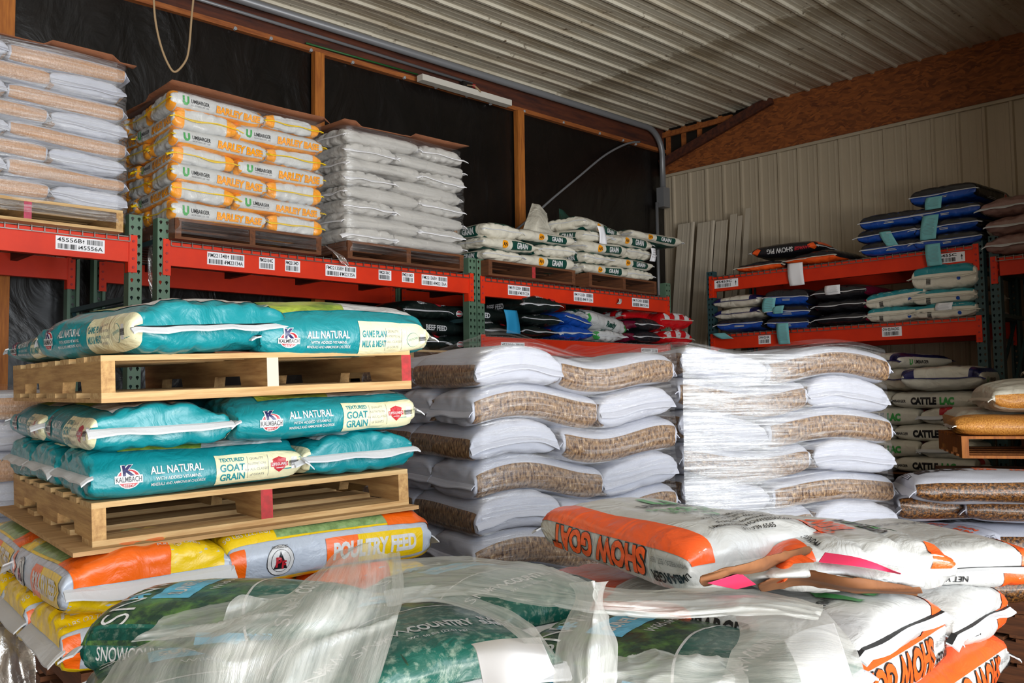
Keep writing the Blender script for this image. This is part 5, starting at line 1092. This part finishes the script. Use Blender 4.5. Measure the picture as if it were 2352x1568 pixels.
# ---------------------------------------------------------------- foreground: orange and white show feed bags
gD='white and orange show feed bags in the foreground'
for k in range(4): pallet(nth('bare wooden pallet in the pile under the show feed bags',k,4),(1.82,.96,.1255*k),rad(2),1.1,1.2,('oldwood','oldwoody'),group='pallet pile under the show feed bags')
stack('sgoat',(1.80,.94),rad(2),1.15,1.2,.52,3,.14,1,'white orange show bag','the foreground show-feed pile','show feed bags stacked in the foreground',95,amp=.012,styles=lambda k,kind,x0,j:'sbig' if kind=='e' else 'sgoat')
eb('sbigu',2.03,.89,.935,-88,'large white bag with a green U in front of the torn-open sack',gD,97,L=.66,W_=.47,T=.115)
eb('sbig',2.74,.99,.945,-125,'white bag with a dark-striped tape and orange corner right of the torn sack',gD,99,L=.6,W_=.42,T=.14)
bag('sbig',(2.62,1.75,.945),rad(-100),L=.66,W_=.44,T=.12,seed=90,label='white bag lying hidden under the back of the torn-open sack',group=gD)
goat=bag('sgoat',(1.985,1.46,1.068),rad(-109),L=.68,W_=.42,T=.15,seed=92,tapes=(-1,),label='white SHOW GOAT bag with an orange stripe, its lettering upside down',group=gD,tilt=(rad(2),rad(1)))
bag('orangeplain',(1.98,1.54,.91),rad(-107),L=.66,W_=.42,T=.12,seed=93,label='orange bag showing under the left side of the SHOW GOAT bag',group=gD)
bag('sbigu',(2.42,1.66,1.02),rad(-118),L=.6,W_=.44,T=.12,seed=94,label='white bag with a large green U lying behind the SHOW GOAT bag',group=gD)
m=ON(1925,1345,'z',1.09)
torn=eb('sburn',m[0]+.075,m[1]-.03,1.065,-130,'torn-open white bag with orange lettering upside down',gD,96,L=.52,W_=.40,T=.105,tapes=(-1,))
def mw(o): return Matrix.LocRotScale(o.location,o.rotation_euler,(1,1,1))
def asp(o,root,name):
    "make a sheet a part of the sack it is torn from"
    o.name=name; o.parent=root; o.matrix_parent_inverse=mw(root).inverted()
    for k in ('label','category','group'):
        if k in o: del o[k]
def L3z(rows): return [[ON(px,py,'z',z) for px,py,z in r] for r in rows]
# torn mouths of the two opened sacks
asp(crumpled('lip','x','x',L3z([[(1690,1300,1.13),(1800,1300,1.15),(1930,1292,1.16),(2060,1300,1.15),(2120,1310,1.13)],[(1700,1330,1.12),(1800,1322,1.14),(1930,1318,1.14),(2040,1335,1.13),(2125,1345,1.10)],[(1745,1352,1.095),(1810,1318,1.12),(1900,1312,1.13),(2010,1340,1.11),(2110,1352,1.09)]]),'pearl',201,amp=.006,fold=22),torn,'torn_upper_lip')
asp(crumpled('lip','x','x',L3z([[(1762,1330,1.13),(1850,1308,1.15),(1960,1325,1.15),(2112,1345,1.12)],[(1742,1345,1.115),(1835,1325,1.13),(1965,1345,1.13),(2118,1360,1.10)],[(1748,1358,1.09),(1845,1345,1.09),(1965,1358,1.09),(2105,1368,1.08)]]),'brownpaper',202,amp=.008,fold=22),torn,'kraft_lining')
asp(crumpled('lip','x','x',L3z([[(1612,1322,1.16),(1700,1296,1.18),(1780,1272,1.18),(1850,1256,1.17)],[(1606,1334,1.15),(1700,1312,1.165),(1790,1286,1.165),(1872,1266,1.155)],[(1618,1342,1.13),(1705,1322,1.145),(1790,1298,1.145),(1862,1276,1.14)]]),'brownpaper',203,amp=.008,fold=20),goat,'kraft_lining')
crumpled('pink_ticket','bright pink paper ticket tucked under the torn end of the SHOW GOAT bag','paper',L3z([[(1625,1338,1.15),(1700,1314,1.16)],[(1690,1352,1.12),(1735,1340,1.12)]]),'pinkpaper',204,amp=.002,fold=10,th=.0008)
crumpled('pink_ticket','long pink paper ticket lying across the torn-open sack','paper',L3z([[(1895,1268,1.178),(1975,1282,1.172),(2070,1315,1.15)],[(1880,1290,1.165),(1965,1300,1.16),(2068,1317,1.145)]]),'pinkpaper',205,amp=.002,fold=10,th=.0008)
crumpled('orange_sack_fold','crumpled orange sack corner poking out left of the torn mouth','sack',L3z([[(1780,1280,1.16),(1830,1275,1.16),(1870,1290,1.15)],[(1750,1310,1.13),(1800,1305,1.15),(1830,1312,1.14)],[(1745,1345,1.10),(1780,1340,1.11),(1800,1335,1.12)]]),'orangered',206,amp=.008,fold=18)
# white papers
crumpled('white_ticket','blank white paper sheet folded over the sewn edge of the front bird seed bag','paper',L3z([[(1082,1478,1.075),(1150,1468,1.085),(1240,1465,1.08)],[(1095,1500,1.085),(1170,1495,1.095),(1258,1505,1.09)],[(1115,1600,1.03),(1190,1585,1.05),(1278,1545,1.06)]]),'paper',207,amp=.002,fold=8,th=.001)
crumpled('white_ticket','pale printed paper sheet under the clear film at lower right','paper',L3z([[(1800,1470,1.04),(1850,1445,1.05),(1915,1430,1.05)],[(1830,1530,1.02),(1880,1500,1.03),(1940,1500,1.03)],[(1850,1600,.98),(1900,1590,.98),(1965,1580,.98)]]),'paper',208,amp=.002,fold=8,th=.001)
# loose film over the foreground bags
lf='loose_film'
def sheet(label,rows,seed,amp=.016,fold=26,fc=(1,.35),m='loose',n=26): return crumpled(lf,label,'plastic film',L3z(rows),m,seed,amp=amp,fold=fold,fc=fc,th=0,n=n,group=None)
M['looseB']=film('loose_plastic_film_b',.34,.8,(40,3.5,1),1.3,cut=(.3,.72),col='d6d7d3',diff=.85,rough=.3,bump=.35)
sheet('large gathered sheet of cloudy film hanging over the green bags at lower left',[[(560,1395,1.12),(700,1320,1.16),(800,1262,1.19),(915,1252,1.20)],[(420,1430,1.10),(600,1400,1.14),(760,1370,1.17),(930,1340,1.16)],[(270,1480,1.06),(480,1470,1.12),(700,1470,1.12),(905,1450,1.12)],[(195,1600,.98),(430,1620,1.03),(640,1630,1.04),(850,1620,1.05)]],301,amp=.03,fold=13,fc=(1.5,.45),m='looseB')
sheet('smooth taut band of film stretched across the middle of the green bags',[[(905,1290,1.11),(1060,1278,1.12),(1230,1295,1.13),(1390,1348,1.10),(1560,1352,1.09),(1740,1356,1.085),(1890,1385,1.10)],[(900,1330,1.12),(1060,1322,1.14),(1230,1345,1.14),(1390,1372,1.14),(1560,1372,1.13),(1740,1372,1.12),(1890,1400,1.10)],[(905,1378,1.11),(1060,1362,1.13),(1230,1390,1.13),(1390,1408,1.12),(1560,1418,1.11),(1740,1408,1.11),(1880,1415,1.10)]],302,amp=.008,fold=30,fc=(.25,1.5))
sheet('arched strip of film falling across the front bird seed bag',[[(880,1360,1.13),(1000,1345,1.13),(1130,1385,1.12),(1220,1430,1.11),(1275,1500,1.08)],[(890,1385,1.12),(1000,1375,1.12),(1120,1415,1.11),(1200,1465,1.10),(1270,1545,1.06)]],303,amp=.007,fold=30,fc=(.3,1.5))
sheet('twisted rope of film standing up in the middle foreground',[[(1318,1335,1.19),(1362,1338,1.22),(1410,1334,1.19)],[(1325,1372,1.16),(1366,1380,1.19),(1402,1380,1.16)],[(1300,1425,1.13),(1362,1420,1.15),(1410,1425,1.13)],[(1275,1500,1.09),(1350,1490,1.11),(1430,1480,1.10)],[(1268,1610,1.03),(1350,1600,1.04),(1420,1590,1.04)]],304,amp=.016,fold=26,fc=(1.6,.4),m='looseB')
sheet('loose crinkled film lying at the bottom centre right',[[(1400,1500,1.06),(1500,1492,1.06),(1600,1510,1.05),(1700,1500,1.04)],[(1350,1545,1.06),(1480,1530,1.06),(1600,1540,1.05),(1710,1540,1.04)],[(1300,1620,1.02),(1450,1620,1.02),(1600,1620,1.01),(1740,1620,1.0)]],305,amp=.014,fold=28,fc=(1,1))
sheet('rounded sheet of clear film bulging over the paper at lower right',[[(1690,1420,1.08),(1760,1392,1.09),(1840,1385,1.09),(1890,1400,1.07)],[(1700,1460,1.08),(1790,1440,1.10),(1880,1440,1.09),(1945,1470,1.06)],[(1670,1510,1.06),(1790,1505,1.08),(1900,1510,1.07),(1980,1530,1.03)],[(1640,1620,1.0),(1780,1620,1.02),(1900,1615,1.02),(2000,1605,.98)]],306,amp=.008,fold=20,fc=(1,.6))
sheet('wispy film trailing over the left corner bag at the bottom',[[(380,1415,1.09),(560,1372,1.11),(760,1352,1.13)],[(330,1450,1.08),(560,1410,1.10),(800,1380,1.12)],[(300,1475,1.06),(520,1450,1.08),(780,1425,1.10)]],307,amp=.007,fold=30,fc=(.3,1.6))
def blob(name,label,c,r,m,seed,n=3,amp=.35,cat='plastic film'):
    bm=bmesh.new(); bmesh.ops.create_icosphere(bm,subdivisions=5,radius=1); s1,s2=SN(seed),SN(seed+1)
    P=np.array([tuple(v.co) for v in bm.verts]); d=1+amp*(.5*s1(P,2.2)*.5-.55*(np.clip(1-np.abs(s2(P,5)),0,1)**2)-.25*(np.clip(1-np.abs(s1(P,11)),0,1)**3)); P=P*d[:,None]*r
    for v,p in zip(bm.verts,P): v.co=p
    me=bpy.data.meshes.new(name); bm.to_mesh(me); bm.free(); me.materials.append(M[m]); me.polygons.foreach_set('use_smooth',[True]*len(me.polygons)); o=bpy.data.objects.new(name,me); COL.objects.link(o); o.location=tuple(c); return tag(o,label,cat)
c=ON(120,1480,'z',.68); blob('crumpled_film','large crumpled ball of dusty film on the floor at the left',(c[0]-.08,c[1],.43),np.array([.2,.2,.46]),'crumple',11)
c=ON(25,1300,'z',.8); 
# strips hanging on the rack
crumpled('film_scrap','twist of clear film hanging between the two green uprights',"plastic film",L3([[(345,540,5.5),(362,535,5.48)],[(338,600,5.5),(368,605,5.46)],[(342,650,5.5),(362,655,5.46)],[(350,692,5.48),(356,692,5.47)]]),'crumple',21,amp=.02,fold=30,fc=(1.5,.4),th=0)
crumpled('film_scrap','tail of clear film lying over the red beam right of the barley load',"plastic film",L3([[(740,560,5.24),(760,575,5.2)],[(765,580,5.24),(790,590,5.2)],[(785,605,5.22),(805,618,5.19)]]),'crumple',22,amp=.014,fold=30,th=0)
crumpled('cardboard_scrap','scrap of brown cardboard under the right teal bag on the topmost pallet','cardboard',[[tuple(gp(.33,.02)),tuple(gp(.42,.0)),tuple(gp(.52,.02))],[tuple(gp(.34,.2)),tuple(gp(.42,.18)),tuple(gp(.52,.2))]],'card',401,amp=.003,fold=12)
